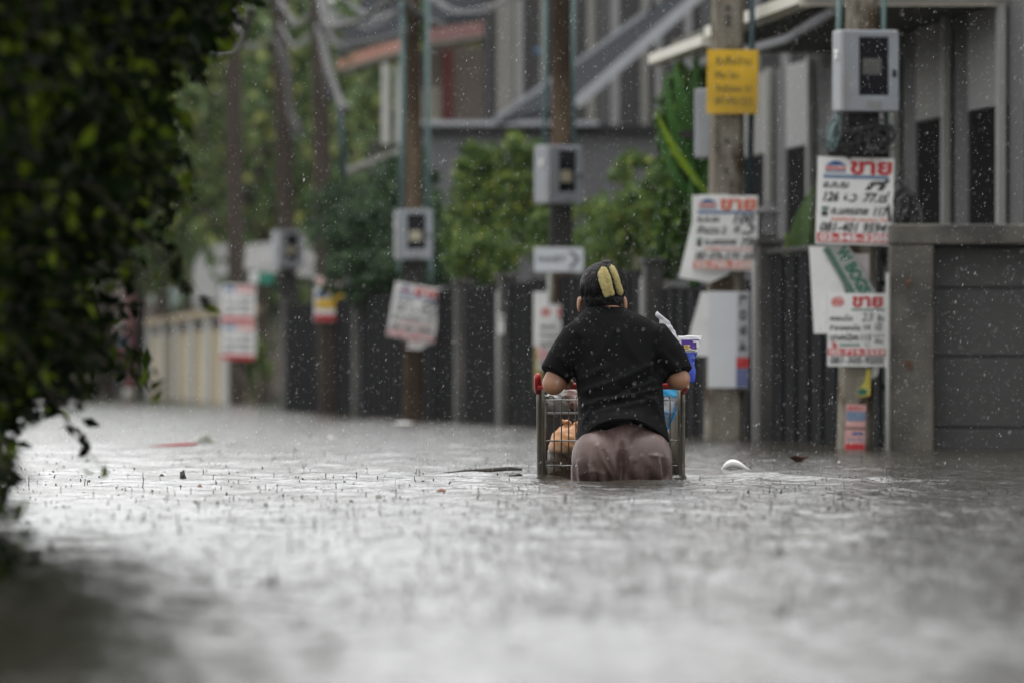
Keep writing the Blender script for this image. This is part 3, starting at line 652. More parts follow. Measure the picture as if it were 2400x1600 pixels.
# ================================================================== POLES, METER BOXES, NOTICES, CABLES
m_shade_print = M('shade_and_print_black', (.022, .02, .018), .8, .3, 14, .5, 50)  # black for the shade painted on the poles and a small printed box
m_cond_d = M('dark_teal_conduit', (.03, .06, .07), .5, .2, 8)
POLE = {}
def pole(key, label, base_px, base_y, top_px, wb, wt, mat_, ztop=8.0, Y=None):
    Yp = 8920.0 / (base_y - HZ) if Y is None else Y
    xb, xt0 = WX(base_px, Yp), WX(top_px, Yp); zf = WZ(0, Yp); slope = (xt0 - xb) / zf
    t = thing('concrete_pole', label, 'pole', (xb, Yp, -.65), 'concrete utility poles along the wall')
    rings = []
    for z in [-.65, 0, .4, .8, 1.2, 1.6, 2.0, 2.5, 3.2, 4.5, 6.0, ztop]:
        w = (wb + (wt - wb) * z / zf) / 2 if z > 0 else wb / 2
        w = max(w, .05); d = w * .85; c = w * .28; x = xb + slope * z; j = random.uniform(-.002, .002)
        rings.append([Vector((x + a + j, Yp + b, z)) for a, b in ((-w + c, -d), (w - c, -d), (w, -d + c), (w, d - c), (w - c, d), (-w + c, d), (-w, d - c), (-w, -d + c))])
    mb = MB(); mb.loft(rings); mb.build('shaft', mat_, t)
    POLE[key] = dict(t=t, Y=Yp, x=lambda z: xb + slope * z, w=lambda z: wb + (wt - wb) * z / zf)
    return t
pole(1, 'concrete pole with the topmost meter box nearest the garage', 2004, 1052, 2021, .20, .18, m_conc)
pole(2, 'thick pale concrete pole carrying the yellow notice', 1697, 1029, 1706, .255, .21, m_conc)
pole(3, 'stained pole behind the wading person with arrow sign', 1312, 1000, 1317, .21, .135, m_conc_d)
pole(4, 'brown-stained slim pole carrying the tilted sale poster', 969, 982, 968, .18, .132, m_conc_d)
m_pole_far = M('dark_wet_pole', (.062, .05, .04), .9, .3, 6, .4, 40, stretch=(1, 1, .3), spec=.15)
pole(5, 'far pole carrying the poster with a yellow middle', 771, 967, 745, .20, .16, m_pole_far)
pole(6, 'far pole with a grey meter box, right of the paired poles', 683, 950, 655, .235, .21, m_pole_far)
pole(7, 'far pole with two stacked sale posters, left of the paired poles', 558, 946, 545, .225, .20, m_pole_far)
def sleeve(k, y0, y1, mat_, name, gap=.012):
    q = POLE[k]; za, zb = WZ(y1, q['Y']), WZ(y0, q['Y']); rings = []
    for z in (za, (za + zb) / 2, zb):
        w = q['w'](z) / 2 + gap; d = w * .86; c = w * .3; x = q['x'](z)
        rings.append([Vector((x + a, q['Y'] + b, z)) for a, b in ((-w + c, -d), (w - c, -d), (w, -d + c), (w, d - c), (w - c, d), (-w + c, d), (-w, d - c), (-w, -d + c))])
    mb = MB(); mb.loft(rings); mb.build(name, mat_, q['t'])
sleeve(1, 262, 372, m_shade_print, 'shade_band'); sleeve(3, 470, 590, m_shade_print, 'shade_band', .004); sleeve(4, 600, 690, m_shade_print, 'shade_band', .01); sleeve(6, 620, 760, m_shade_print, 'shade_band', .004)  # blackened sleeves: shade and wet below the meter boxes put into colour
def conduit(k, pts, r, mat_=m_teal):
    q = POLE[k]; mb = MB(); mb.tube([P(px, py, q['Y'] - .05) for px, py in pts], r, 8); mb.build('conduit', mat_, q['t'], True)
conduit(1, [(1969, -60), (1966, 80), (1963, 260), (1958, 300), (1952, 345)], .017); conduit(1, [(2071, -60), (2071, 90), (2074, 200), (2078, 300)], .016)
conduit(2, [(1763, -60), (1762, 200), (1757, 460)], .021, m_cond_d)
conduit(3, [(1279, -60), (1280, 180), (1276, 345)], .020); conduit(3, [(1343, -60), (1344, 345)], .018)
conduit(4, [(945, -40), (944, 300), (942, 500)], .026); conduit(4, [(999, -40), (1001, 300), (1003, 500)], .026)
conduit(4, [(938, 600), (936, 640)], .02); conduit(4, [(1006, 600), (1010, 660)], .022)
conduit(5, [(793, 230), (802, 330), (806, 420)], .03, m_cond_d)
conduit(3, [(1292, 640), (1290, 760)], .03, m_fin)
for dy in (18, 40, 55, 210, 330, 400, 640):                 # bolt holes through the pale pole
    c = P(1706 - dy * .01, dy, POLE[2]['Y'] - .112); mb = MB(); mb.tube([c, c + Vector((0, .03, 0))], .014, 8); mb.build('bolt_hole', m_blk, POLE[2]['t'])

def meter_box(label, px, y0, y1, k, yaw, wide=.34, tall=None):
    q = POLE[k]; Yq = q['Y'] - .24 + (.42 if k == 2 else 0); zc = (WZ(y0, Yq) + WZ(y1, Yq)) / 2; h = WZ(y0, Yq) - WZ(y1, Yq); s = h / .46; w = wide * s
    t = thing('meter_box', label, 'meter box', (WX(px, Yq), Yq, zc - h / 2), 'electricity meter boxes on the poles', R(yaw))
    mb = MB(); mb.bbox((0, .0, h / 2), (w, .18 * s, h), .012 * s); mb.local('case', m_box, t)
    fx, fz = -.02 * s + .04 * s, h * .53; ww, wh = .175 * s, .32 * s
    d = MB()                                              # door as a frame of four rails round the window
    y = -.102 * s
    d.bbox((0, y, h * .96 - .005), (w * .97, .02 * s, h * .075), .004); d.bbox((0, y, h * .1), (w * .97, .02 * s, h * .19), .004)
    lw = (w * .97 - ww) / 2 + fx; rw = (w * .97 - ww) / 2 - fx
    d.bbox((-w * .485 + lw / 2, y, h * .56), (lw, .0195 * s, h * .735), .004); d.bbox((w * .485 - rw / 2, y, h * .56), (rw, .0195 * s, h * .735), .004)
    door = d.local('door', m_box, t)
    mb = MB(); mb.box((fx, -.095 * s, h * .56), (ww + .01, .004, h * .73)); mb.local('window', m_glass, t)
    mb = MB(); mb.bbox((fx - .01 * s, -.1005 * s, h * .55 if k == 1 else h * .47), (ww * .62, .004, h * .2), .002); mb.local('meter_dial', m_cream if k != 1 else M('dim_dial', (.10, .10, .095), .5), t)
    mb = MB(); mb.bbox((w * .40, -.117 * s, h * .47), (.022 * s, .012 * s, .04 * s), .003); mb.local('latch', m_blk, door)
    mb = MB(); mb.box((.02 * s, -.114 * s, h * .085), (.08 * s, .003, .04 * s)); mb.local('name_plate', m_panel, door)
    for z in (h * .72, h * .66):
        mb = MB(); mb.tube([(-w * .5 - .012 * s, -.02 * s, z), (-w * .5 + .001, -.02 * s, z)], .016 * s, 8); mb.local('cable_gland', m_white, t, True)
    mb = MB(); mb.span((-w * .3, .092 * s, h * .3), (w * .3, .20 * s, h * .4)); mb.local('bracket', m_rail, t)
    return t
meter_box('large grey meter box with a dark window on the pole by the garage', 2028, 72, 263, 1, 14)
meter_box('grey meter box turned aside above the white arrow sign', 1307, 342, 478, 3, 36)
meter_box('grey meter box with a cream dial above the tilted poster', 969, 492, 608, 4, 5)
meter_box('small hazy grey meter box on the far pole', 672, 541, 628, 6, 30)
meter_box('narrow pale meter box peeping out behind the yellow notice', 1668, 210, 372, 2, 78, .3)

# ---- lettering
_tc = {}
def text_mesh(body, bold=0.0, shear=0.0):
    key = (body, bold, shear)
    if key in _tc: return _tc[key]
    cu = bpy.data.curves.new('txt', 'FONT'); cu.body = body; cu.size = 1; cu.shear = shear; cu.offset = bold; cu.resolution_u = 3
    o = bpy.data.objects.new('txt', cu); COL.objects.link(o); bpy.context.view_layer.update()
    me = bpy.data.meshes.new_from_object(o.evaluated_get(bpy.context.evaluated_depsgraph_get()))
    bpy.data.objects.remove(o); bpy.data.curves.remove(cu)
    n = len(me.vertices); co = np.zeros(n * 3); me.vertices.foreach_get('co', co); co = co.reshape(-1, 3)
    lo, hi = co.min(0), co.max(0); co = (co - lo) / np.maximum(hi - lo, 1e-6)
    faces = [tuple(p.vertices) for p in me.polygons]; bpy.data.meshes.remove(me)
    _tc[key] = (co, faces); return _tc[key]
def sign(name, label, cat, px, py, Y, wpx, hpx, items, mat_=m_white, roll=0.0, yaw=0.0, group=None, poly=None, thick=.006):
    "a notice board centred on a pixel; items are printed on it in board fractions (u right, v down)"
    s = Y / FPX; w, h = wpx * s, hpx * s; c = P(px, py, Y)
    t = thing(name, label, cat, c, group); t.rotation_euler = (0, R(roll), R(yaw))
    mb = MB()
    if poly: mb.prism([((u - .5) * w, 0, (.5 - v) * h) for u, v in poly], (0, thick, 0))
    else: mb.bbox((0, thick / 2, 0), (w, thick, h), .002)
    mb.local('board', mat_, t); lay = [0]
    def off(): lay[0] += 1; return -.0012 - .0005 * lay[0]
    for it in items:
        y = off()
        if it[0] == 'r':
            _, u0, u1, v0, v1, mt = it[:6]; mb = MB()
            mb.span(((u0 - .5) * w, y, (.5 - v0) * h), ((u1 - .5) * w, y + .0004, (.5 - v1) * h)); mb.local('printed_band', mt, t)
        elif it[0] == 'p':
            mb = MB(); mb.prism([((u - .5) * w, y, (.5 - v) * h) for u, v in it[1]], (0, .0004, 0)); mb.local('printed_shape', it[2], t)
        elif it[0] == 't':
            _, body, u0, u1, v0, v1, mt = it[:7]; bold = it[7] if len(it) > 7 else 0.; shear = it[8] if len(it) > 8 else 0.; rot = it[9] if len(it) > 9 else 0
            co, faces = text_mesh(body, bold, shear); a, b = co[:, 0], co[:, 1]
            if rot == 180: a, b = 1 - a, 1 - b
            elif rot == 90: a, b = 1 - b, a
            elif rot == -90: a, b = b, 1 - a
            V = np.stack([(u0 + (u1 - u0) * a - .5) * w, np.full(len(a), y), (.5 - (v1 + (v0 - v1) * b)) * h], 1)
            me = bpy.data.meshes.new('lettering'); me.from_pydata(V.tolist(), [], faces); me.update(); link('lettering', me, mt, t)
    return t
roofarc = [(.10 + .28 * i / 10, .098 - .055 * math.sin(math.pi * i / 10)) for i in range(11)]
def sale_a(red=m_red, l1='อ.ภ.ญ', l1b='ที่', l2='126 ต.ว', l2b='77.ไร่', l3='ถ.นครไทย', l3b='117', ph='081-401 9594', band='02-345-3205', k=1.0):
    b = .03
    return [('p', roofarc, m_blue), ('r', .10, .37, .105, .15, m_pink), ('t', 'บ้าน', .11, .36, .108, .148, red, .03), ('r', .10, .37, .156, .178, m_bluel), ('r', .08, .93, .20, .245, m_bluel),
            ('t', 'ขาย', .42, .97, .04, .195, red, .04), ('t', l1, .08, .42, .285, .37, m_ink, b, .25), ('t', l1b, .62, .95, .25, .37, m_ink, b, .25),
            ('t', l2, .08, .52, .395, .51, m_ink, b, .3), ('t', l2b, .60, .95, .38, .51, m_ink, b, .35),
            ('p', [(.07, .57), (.16, .57), (.16, .605), (.07, .605)], m_green), ('r', .07, .145, .62, .675, m_shade_print), ('t', l3, .19, .68, .56, .655, m_ink, b, .3), ('t', l3b, .74, .94, .56, .67, m_ink, b, .3),
            ('t', 'สนใจติดต่อ สอบถาม โทร', .19, .94, .68, .73, m_orange, .02), ('t', ph, .05, .92, .745, .855, m_ink, .02, .3), ('r', .02, .98, .87, .97, red), ('t', band, .05, .95, .88, .96, m_white, .035)]
def sale_b(red=m_red):
    return [('p', [(.06, .16), (.05, .10), (.10, .05), (.22, .04), (.28, .09), (.28, .15), (.22, .19), (.09, .19)], m_pink), ('t', 'บ้าน', .08, .26, .08, .15, red, .03), ('t', 'ขาย', .41, .93, .04, .195, red, .04),
            ('r', .40, .97, .215, .235, m_green), ('t', 'คอนโด', .04, .42, .30, .38, m_ink, .03), ('t', '23', .57, .77, .27, .38, m_ink, .0, .2), ('t', 'ชั้น', .84, .95, .29, .38, m_ink, .02),
            ('t', 'ศิลาคอนโด', .04, .55, .43, .51, m_ink, .03), ('t', '14', .62, .72, .43, .5, m_ink, .03), ('t', '@', .80, .92, .40, .51, m_ink, .0), ('t', 'เทคนิค', .04, .52, .56, .65, m_ink, .03), ('t', '113', .57, .73, .56, .65, m_ink, .02), ('r', .76, .96, .575, .585, m_ink), ('t', 'บ้าน', .80, .93, .61, .68, m_ink, .02),
            ('t', '2', .05, .17, .67, .74, red, .05), ('r', .2, .55, .69, .715, m_green), ('t', 'โทร', .62, .72, .68, .72, m_green, .02), ('r', .01, .98, .755, .845, red), ('t', '02-714-3333', .04, .96, .765, .835, m_white, .03), ('t', '081-305-9205', .04, .95, .865, .96, m_ink, .02, .15)]
Yp = {k: v['Y'] for k, v in POLE.items()}
F1 = Yp[1] - .12; F2 = Yp[2] - .15; F3 = Yp[3] - .14; F4 = Yp[4] - .12; F5 = Yp[5] - .12; F7 = Yp[7] - .12
sign('sale_notice', 'large white sale notice with red Thai heading below the large meter box', 'notice', 2004, 472, F1 - .06, 180, 205, sale_a(), roll=1.6, group='house sale notices')
sign('blank_board', 'blank white board hanging askew left of the pole by the garage', 'board', 1942, 680, F1, 92, 204, [('t', 'ทาวน์เฮ้าส์ 2 ชั้น', .4, .9, .14, .17, m_panel, .0)], poly=[(0, 0), (.52, .0), (.95, .55), (.98, 1.0), (.13, 1.0)], yaw=6)
sign('green_lettered_board', 'faded board with green letters tipped sideways on the pole by the garage', 'board', 1990, 634, F1 - .015, 150, 58, [('r', .02, .98, .74, .97, m_green), ('t', 'W BOGS', .12, .95, .10, .62, m_green, .05), ('t', 'รายละเอียดเพิ่มเติม', .05, .9, .78, .93, m_panel, .01)], mat_=M('faded_board', (.33, .35, .33), .7, .12, 6), roll=60)
sign('blank_board', 'small pinkish white board behind the tipped green lettered board', 'board', 2018, 650, F1 + .01, 40, 110, [], mat_=M('pinkish_board', (.5, .45, .45), .7, .1, 5))
sign('sale_notice', 'small white sale notice with red roof mark on the pole by the garage', 'notice', 2009, 773, F1 - .03, 138, 170, sale_b(), roll=.3, group='house sale notices')
sign('torn_sticker', 'upper faded pink and blue sticker near the foot of the pole', 'sticker', 2006, 974, F1 + .02, 48, 54, [('r', .03, .97, .3, .72, m_bluel), ('r', .03, .97, .76, .97, m_pink), ('t', 'กู้เงิน', .1, .8, .06, .27, m_red, .02)], mat_=m_pink, roll=2)
sign('torn_sticker', 'lower pink sticker with a blue bar touching the water', 'sticker', 2004, 1030, F1 + .02, 48, 48, [('r', .36, .9, .12, .26, m_blue), ('t', 'โทร 02', .08, .92, .36, .58, m_bluel, .02), ('r', .03, .97, .68, .97, m_red)], mat_=m_pink, roll=1)
sign('wrapper', 'yellow and green snack wrapper stuck low on the pole by the garage', 'wrapper', 2024, 897, F1 - .01, 34, 66, [('p', [(.05, .8), (.35, .68), (.75, .72), (.7, .9), (.2, .95)], m_green)], mat_=M('wrapper_yellow', (.5, .42, .05), .4, .15, 9), poly=[(.75, 0), (1, .02), (.95, .95), (.3, 1), (0, .86), (.5, .5)])
sign('paper_scrap', 'torn white paper scrap beside the yellow wrapper', 'paper', 2051, 870, F1 + .03, 20, 36, [], poly=[(.2, 0), (1, .1), (.8, .7), (.1, 1)])
sign('yellow_notice', 'bright yellow notice with dark handwriting high on the thick pole', 'notice', 1717, 192, F2 - .06, 120, 150, [
    ('t', 'รับซื้อบ้าน', .16, .86, .10, .24, M('faded_ink', (.22, .16, .03), .6, .2, 20), .03), ('t', 'ที่ดิน โอน', .15, .62, .33, .45, bpy.data.materials['faded_ink'], .03), ('t', 'ใกล้ซอย 21', .18, .86, .54, .66, bpy.data.materials['faded_ink'], .03), ('t', '087-092-1212', .15, .9, .74, .86, bpy.data.materials['faded_ink'], .02)], mat_=m_yellow, roll=.6)
sign('sale_notice', 'white sale notice with orange bottom strip on the thick pale pole', 'notice', 1699, 547, F2 - .06, 154, 176, sale_a(m_orange, l1='อ.ภ.ญ', l1b='100', l2='จำนวน 2', l2b='ต.ว', l3='ถ.นครไทย', l3b='77', ph='081-076-2191 สก', band='02-745-3205'), roll=.4, group='house sale notices')
sign('blank_board', 'plain white board slanting out behind the orange-striped sale notice', 'board', 1650, 560, F2, 118, 206, [], mat_=m_white, poly=[(.40, 0), (1, 0), (1, .9), (.62, 1), (0, .94), (.1, .7)])
sign('blank_board', 'long blank white board with a printed right margin low on the thick pole', 'board', 1708, 796, F2 - .03, 96, 224, [
    ('r', .70, .985, .01, .99, M('margin_grey', (.42, .42, .44), .6, .1)), ('t', 'L', .75, .93, .04, .14, m_ink, .03, 0, -90), ('t', '0', .75, .93, .19, .30, m_ink, .03, 0, -90), ('t', '9', .75, .93, .35, .46, m_ink, .03, 0, -90), ('t', '4', .75, .93, .51, .62, m_ink, .03, 0, -90), ('r', .69, .99, .68, .79, m_red), ('r', .69, .99, .795, .99, M('margin_blue', (.13, .15, .30), .6, .15))], mat_=M('blank_pale_board', (.70, .72, .74), .5, .05, 4), roll=.8)
sign('blank_board', 'slanted white board between the thick pole and shopping', 'board', 1640, 760, F2 + .02, 66, 150, [], mat_=m_white, poly=[(.55, 0), (1, 0), (1, 1), (.0, .98), (.2, .55)])
sign('arrow_sign', 'white direction sign with a dark right arrow above the person', 'sign', 1310, 609, F3 - .05, 116, 57, [
    ('t', 'บ้านขาย', .08, .48, .33, .60, M('grey_ink', (.16, .17, .18), .6, .2), .05), ('t', 'ซ.4', .44, .62, .28, .58, bpy.data.materials['grey_ink'], .03), ('p', [(.68, .16), (.78, .16), (.93, .47), (.78, .86), (.68, .86), (.84, .48)], bpy.data.materials['grey_ink'])], mat_=M('pale_sign', (.72, .75, .79), .5, .05, 4), roll=.5)
sign('blank_board', 'narrow white board left of the red-headed notice behind the person', 'board', 1268, 748, F3 - .02, 34, 126, [], mat_=m_white)
sign('sale_notice', 'sale notice half hidden by the wading person\'s left shoulder', 'notice', 1313, 790, F3 - .05, 104, 150, sale_b(), roll=1, group='house sale notices')
sign('yellow_sleeve', 'narrow faded yellow plastic strip below the notice behind the person', 'strip', 1262, 850, F3, 18, 130, [('r', .2, .8, .1, .3, m_orange)], mat_=M('faded_yellow', (.42, .36, .10), .6, .15, 8))
sign('sale_notice', 'tilted sale notice on the brown-stained slim pole', 'notice', 972, 733, F4 - .06, 112, 128, sale_a(m_red), roll=9.5, group='house sale notices')
sign('torn_poster', 'torn pinkish poster end hanging under the tilted notice', 'poster', 984, 794, F4 - .02, 62, 52, [('r', .05, .5, .1, .7, m_pink)], poly=[(0, 0), (1, .1), (1, .45), (.6, .95), (.1, 1)], roll=8)
sign('sale_poster', 'far white poster with a yellow middle and red foot', 'poster', 772, 702, F5 - .05, 70, 104, [('r', .04, .96, .02, .16, m_pink), ('r', .05, .45, .34, .48, m_blue), ('r', .06, .98, .50, .72, m_yellow), ('r', .5, .98, .32, .5, m_yellow), ('r', .03, .97, .84, .99, m_red), ('t', 'ขาย', .3, .9, .2, .32, m_red, .04)], roll=1.5)
sign('plastic_flap', 'grey plastic flap sticking out beside the yellow-middled poster', 'sheet', 812, 694, F5, 56, 104, [], mat_=M('grey_film', (.36, .38, .37), .5, .08, 4), poly=[(0, 0), (.5, 0), (1, .45), (.9, .8), (0, 1)])
for yy, lab, hh in ((712, 'upper of the two stacked far sale posters', 88), (800, 'lower of the two stacked far sale posters', 84)):
    sign('sale_poster', lab, 'poster', 558, yy, F7 - .04 - (yy - 700) * .0003, 80, hh, [('r', .08, .4, .05, .18, m_blue), ('t', 'ขาย', .45, .96, .04, .2, m_red, .04), ('t', 'ต.ว 100', .1, .9, .3, .42, m_ink, .03), ('t', 'ถ.นครไทย', .1, .9, .48, .6, m_ink, .03), ('t', '081-401', .1, .9, .66, .78, m_ink, .02), ('r', .02, .98, .86, .99, m_red)], roll=.8 + (yy > 750) * .8)
sign('plate', 'small white plate on the fence post left of the person', 'plate', 1174, 760, 70.5, 14, 46, [('r', .2, .8, .1, .3, m_panel)])

# ---- cables
def cable(label, pts, Ys, r, mat_, strands=1, spread=.03):
    n = len(pts); Yl = [Ys[0] + (Ys[1] - Ys[0]) * i / (n - 1) for i in range(n)]
    c = [P(a, b, y) for (a, b), y in zip(pts, Yl)]
    def cr(t_):
        i = min(int(t_), n - 2); f = t_ - i; p0, p1, p2, p3 = c[max(i - 1, 0)], c[i], c[i + 1], c[min(i + 2, n - 1)]
        return .5 * ((2 * p1) + (p2 - p0) * f + (2 * p0 - 5 * p1 + 4 * p2 - p3) * f * f + (3 * p1 - p0 - 3 * p2 + p3) * f ** 3)
    t = thing('cable_bundle', label, 'cable', c[0], 'grey cables looping between the poles')
    for s_ in range(strands):
        o = Vector((random.uniform(-1, 1), random.uniform(-1, 1), random.uniform(-1, 1))) * spread if strands > 1 else Vector((0, 0, 0)); ph = random.uniform(0, 6)
        pp = [cr(k * (n - 1) / 28 * .9999) + o * (.6 + .6 * math.sin(k * .35 + ph)) for k in range(29)]
        mb = MB(); mb.tube(pp, r * random.uniform(.7, 1.2), 6); mb.build('strand', mat_, t, True)
    return t
m_cab = M('grey_cable', (.07, .068, .066), .7, .15, 8); m_cab_l = M('pale_cable', (.09, .088, .085), .7, .12, 8); m_cab_d = M('black_cable', (.03, .03, .03), .5, .2, 8)
cable('thick cable sagging in a wide loop from the slim pole', [(940, -10), (848, 46), (800, 68), (772, 40), (748, -20)], (76.5, 89), .022, m_cab, 5, .05)
cable('grey cable end hanging down along the fifth pole', [(745, 60), (760, 110), (775, 170), (793, 226), (812, 256)], (88.6, 86), .035, m_cab_l, 2, .02)
cable('lower sagging cable above the orange eaves', [(960, 66), (880, 96), (820, 106), (780, 92), (750, 40)], (77, 89), .016, m_cab, 4, .05)
cable('short cable loop at the top of the far pole with meter box', [(632, -10), (640, 14), (655, 22), (672, 12)], (104, 105.5), .03, m_cab_l, 2, .03)
cable('pale cable loop at upper left next to the hedge leaves', [(584, 20), (574, 60), (562, 104), (535, 124), (505, 118)], (100, 104), .04, m_cab_l, 2, .03)
cable('cable crossing the top of the brown-stained slim pole', [(942, -14), (965, 20), (996, 48), (1040, 62)], (76.8, 78), .02, m_cab_l, 3, .03)
cable('cable running down inside the paired far poles', [(652, 90), (668, 160), (680, 250), (700, 320)], (106, 105.5), .03, m_cab, 3, .05)
cable('black cable loop in front of the far trees', [(745, -10), (752, 60), (760, 140), (770, 240)], (88.4, 88.4), .03, m_cab_d, 3, .05)
for i_, (pts_, ys_) in enumerate([([(1000, -30), (930, 30), (860, 34), (790, -20)], (77, 89)), ([(960, 10), (880, 60), (810, 50), (750, -30)], (77, 89)), ([(745, 10), (710, 50), (680, 40), (650, -10)], (89, 106)), ([(650, 60), (610, 110), (570, 100), (548, 30)], (106, 111)), ([(1310, -60), (1150, 10), (1060, 20), (975, -40)], (66, 77)), ([(760, 40), (720, 96), (690, 110), (660, 60)], (89, 106)), ([(552, 10), (520, 60), (480, 70), (430, 20)], (112, 118))]):
    cable(['thin black cable sagging off the slim pole', 'thin black cable below the first sagging one', 'thin black cable between the fifth and far pole', 'thin black cable between the two far poles', 'thin black cable over the clad building', 'lower thin black cable right of the far meter box pole', 'thin black cable leaving the farthest pole to the left'][i_], pts_, ys_, .009, m_cab_d, 4, .05)
def coil(label, px, py, Y, rx, rz, n, mat_):
    c = P(px, py, Y); t = thing('cable_coil', label, 'cable', c)
    for k in range(n):
        o = Vector((random.gauss(0, rx * .35), random.gauss(0, .03), random.gauss(0, rz * .3))); a0 = random.uniform(0, 6.28); sx, sz = rx * random.uniform(.35, .9), rz * random.uniform(.35, .9); L_ = random.uniform(3.2, 6.6)
        mb = MB(); mb.tube([c + o + Vector((sx * math.cos(a0 + L_ * q / 18), .05 * math.sin(a0 * 2 + q * .3), sz * math.sin(a0 + L_ * q / 18 * 1.1))) for q in range(19)], random.uniform(.004, .011), 5); mb.build('strand', mat_ if k % 3 else m_cab, t, True)
coil('tangle of black and grey cables under the large meter box', 2022, 330, F1 - .1, .17, .09, 26, m_cab_d)
coil('dark cable tangle right of the large sale notice', 2122, 505, F1 - .05, .07, .16, 22, m_cab_d)
coil('cable bunch at the left corner of the large meter box', 1953, 310, F1 - .12, .05, .10, 9, m_teal)

# ================================================================== WADING PERSON
m_skin = M('brown_skin', (.33, .165, .095), .45, .12, 25, .12, 220)
m_shirt = M('black_wet_cotton', (.0035, .0036, .004), .6, .35, 14, .35, 420, spec=.045)
m_trou = M('mauve_brown_cloth', (.118, .075, .067), .42, .12, 9, .18, 500, second=(.085, .055, .05), thr=(.45, .7))
m_hair = M('black_hair', (.006, .005, .005), .5, .3, 40, .6, 160, stretch=(1, 1, .2), spec=.2)
m_clip = M('pale_yellow_plush', (.60, .50, .21), .95, .22, 70, 1.0, 420)
PX0, PY0 = .431, 34.5
def remeshed(mb, name, mat_, parent, vox, smooth_it=6, folds=None, noise_amp=0.0, noise_scale=8.0):
    "close the overlapping solids of mb into ONE continuous skin, then raise folds along its normals"
    me = mb.mesh(name); o = bpy.data.objects.new(name, me); COL.objects.link(o)
    r = o.modifiers.new('remesh', 'REMESH'); r.mode = 'VOXEL'; r.voxel_size = vox; r.use_smooth_shade = True
    s = o.modifiers.new('smooth', 'SMOOTH'); s.factor = .5; s.iterations = smooth_it
    bpy.context.view_layer.update()
    me2 = bpy.data.meshes.new_from_object(o.evaluated_get(bpy.context.evaluated_depsgraph_get()))
    bpy.data.objects.remove(o); bpy.data.meshes.remove(me)
    me2.name = name; me2.materials.clear()
    n = len(me2.vertices); co = np.zeros(n * 3, np.float32); me2.vertices.foreach_get('co', co); co = co.reshape(-1, 3)
    no = np.zeros(n * 3, np.float32); me2.vertex_normals.foreach_get('vector', no); no = no.reshape(-1, 3)
    d = np.zeros(n); gain = 1.15 if name == 'trousers' else 1.7
    for (pts, amp, wid) in folds or []:
        best = np.full(n, 1e9)
        for (a, b) in zip(pts[:-1], pts[1:]):
            a = np.array(a); b = np.array(b); ab = b - a; q = co[:, [0, 2]] - a
            tt = np.clip((q @ ab) / (ab @ ab), 0, 1); best = np.minimum(best, np.linalg.norm(q - tt[:, None] * ab, axis=1))
        d += gain * amp * np.exp(-best ** 2 / (2 * wid * wid)) * np.clip(-no[:, 1] * 1.6, 0, 1)
    if name == 'trousers':                      # soaked cloth hanging in pleats below the seat
        x, z = co[:, 0], co[:, 2]; k = np.clip((.125 - z) / .09, 0, 1) * np.clip(-no[:, 1] * 1.5, 0, 1)
        d += k * (.0070 * np.sin(78 * x + 2.2 * np.sin(z * 17) + 1.0) + .0048 * np.sin(141 * x - 2.5 * np.sin(z * 13 + 1) + 9 * z))
    if noise_amp:
        x, y, z = co.T * noise_scale
        d += noise_amp * (np.sin(x * 1.7 + 2.1 * np.sin(z * .9 + y)) * np.sin(z * 2.3 + 1.4 * np.sin(x * 1.1)) + .5 * np.sin(3.9 * z + 2.2 * x + 1.7 * np.sin(y * 2)))
    co = co + no * d[:, None].astype(np.float32); me2.vertices.foreach_set('co', co.ravel())
    me2.polygons.foreach_set('use_smooth', np.ones(len(me2.polygons), dtype=bool)); me2.update()
    return link(name, me2, mat_, parent)
def ell_ring(cx, cy, z, rx, ry, seg=28, tilt=0.0, p=2.3):
    out = []
    for k in range(seg):
        a = 2 * math.pi * k / seg; c_, s_ = math.cos(a), math.sin(a)
        x = rx * math.copysign(abs(c_) ** (2 / p), c_); y = ry * math.copysign(abs(s_) ** (2 / p), s_)
        out.append(Vector((cx + x, cy + y, z + tilt * y)))
    return out
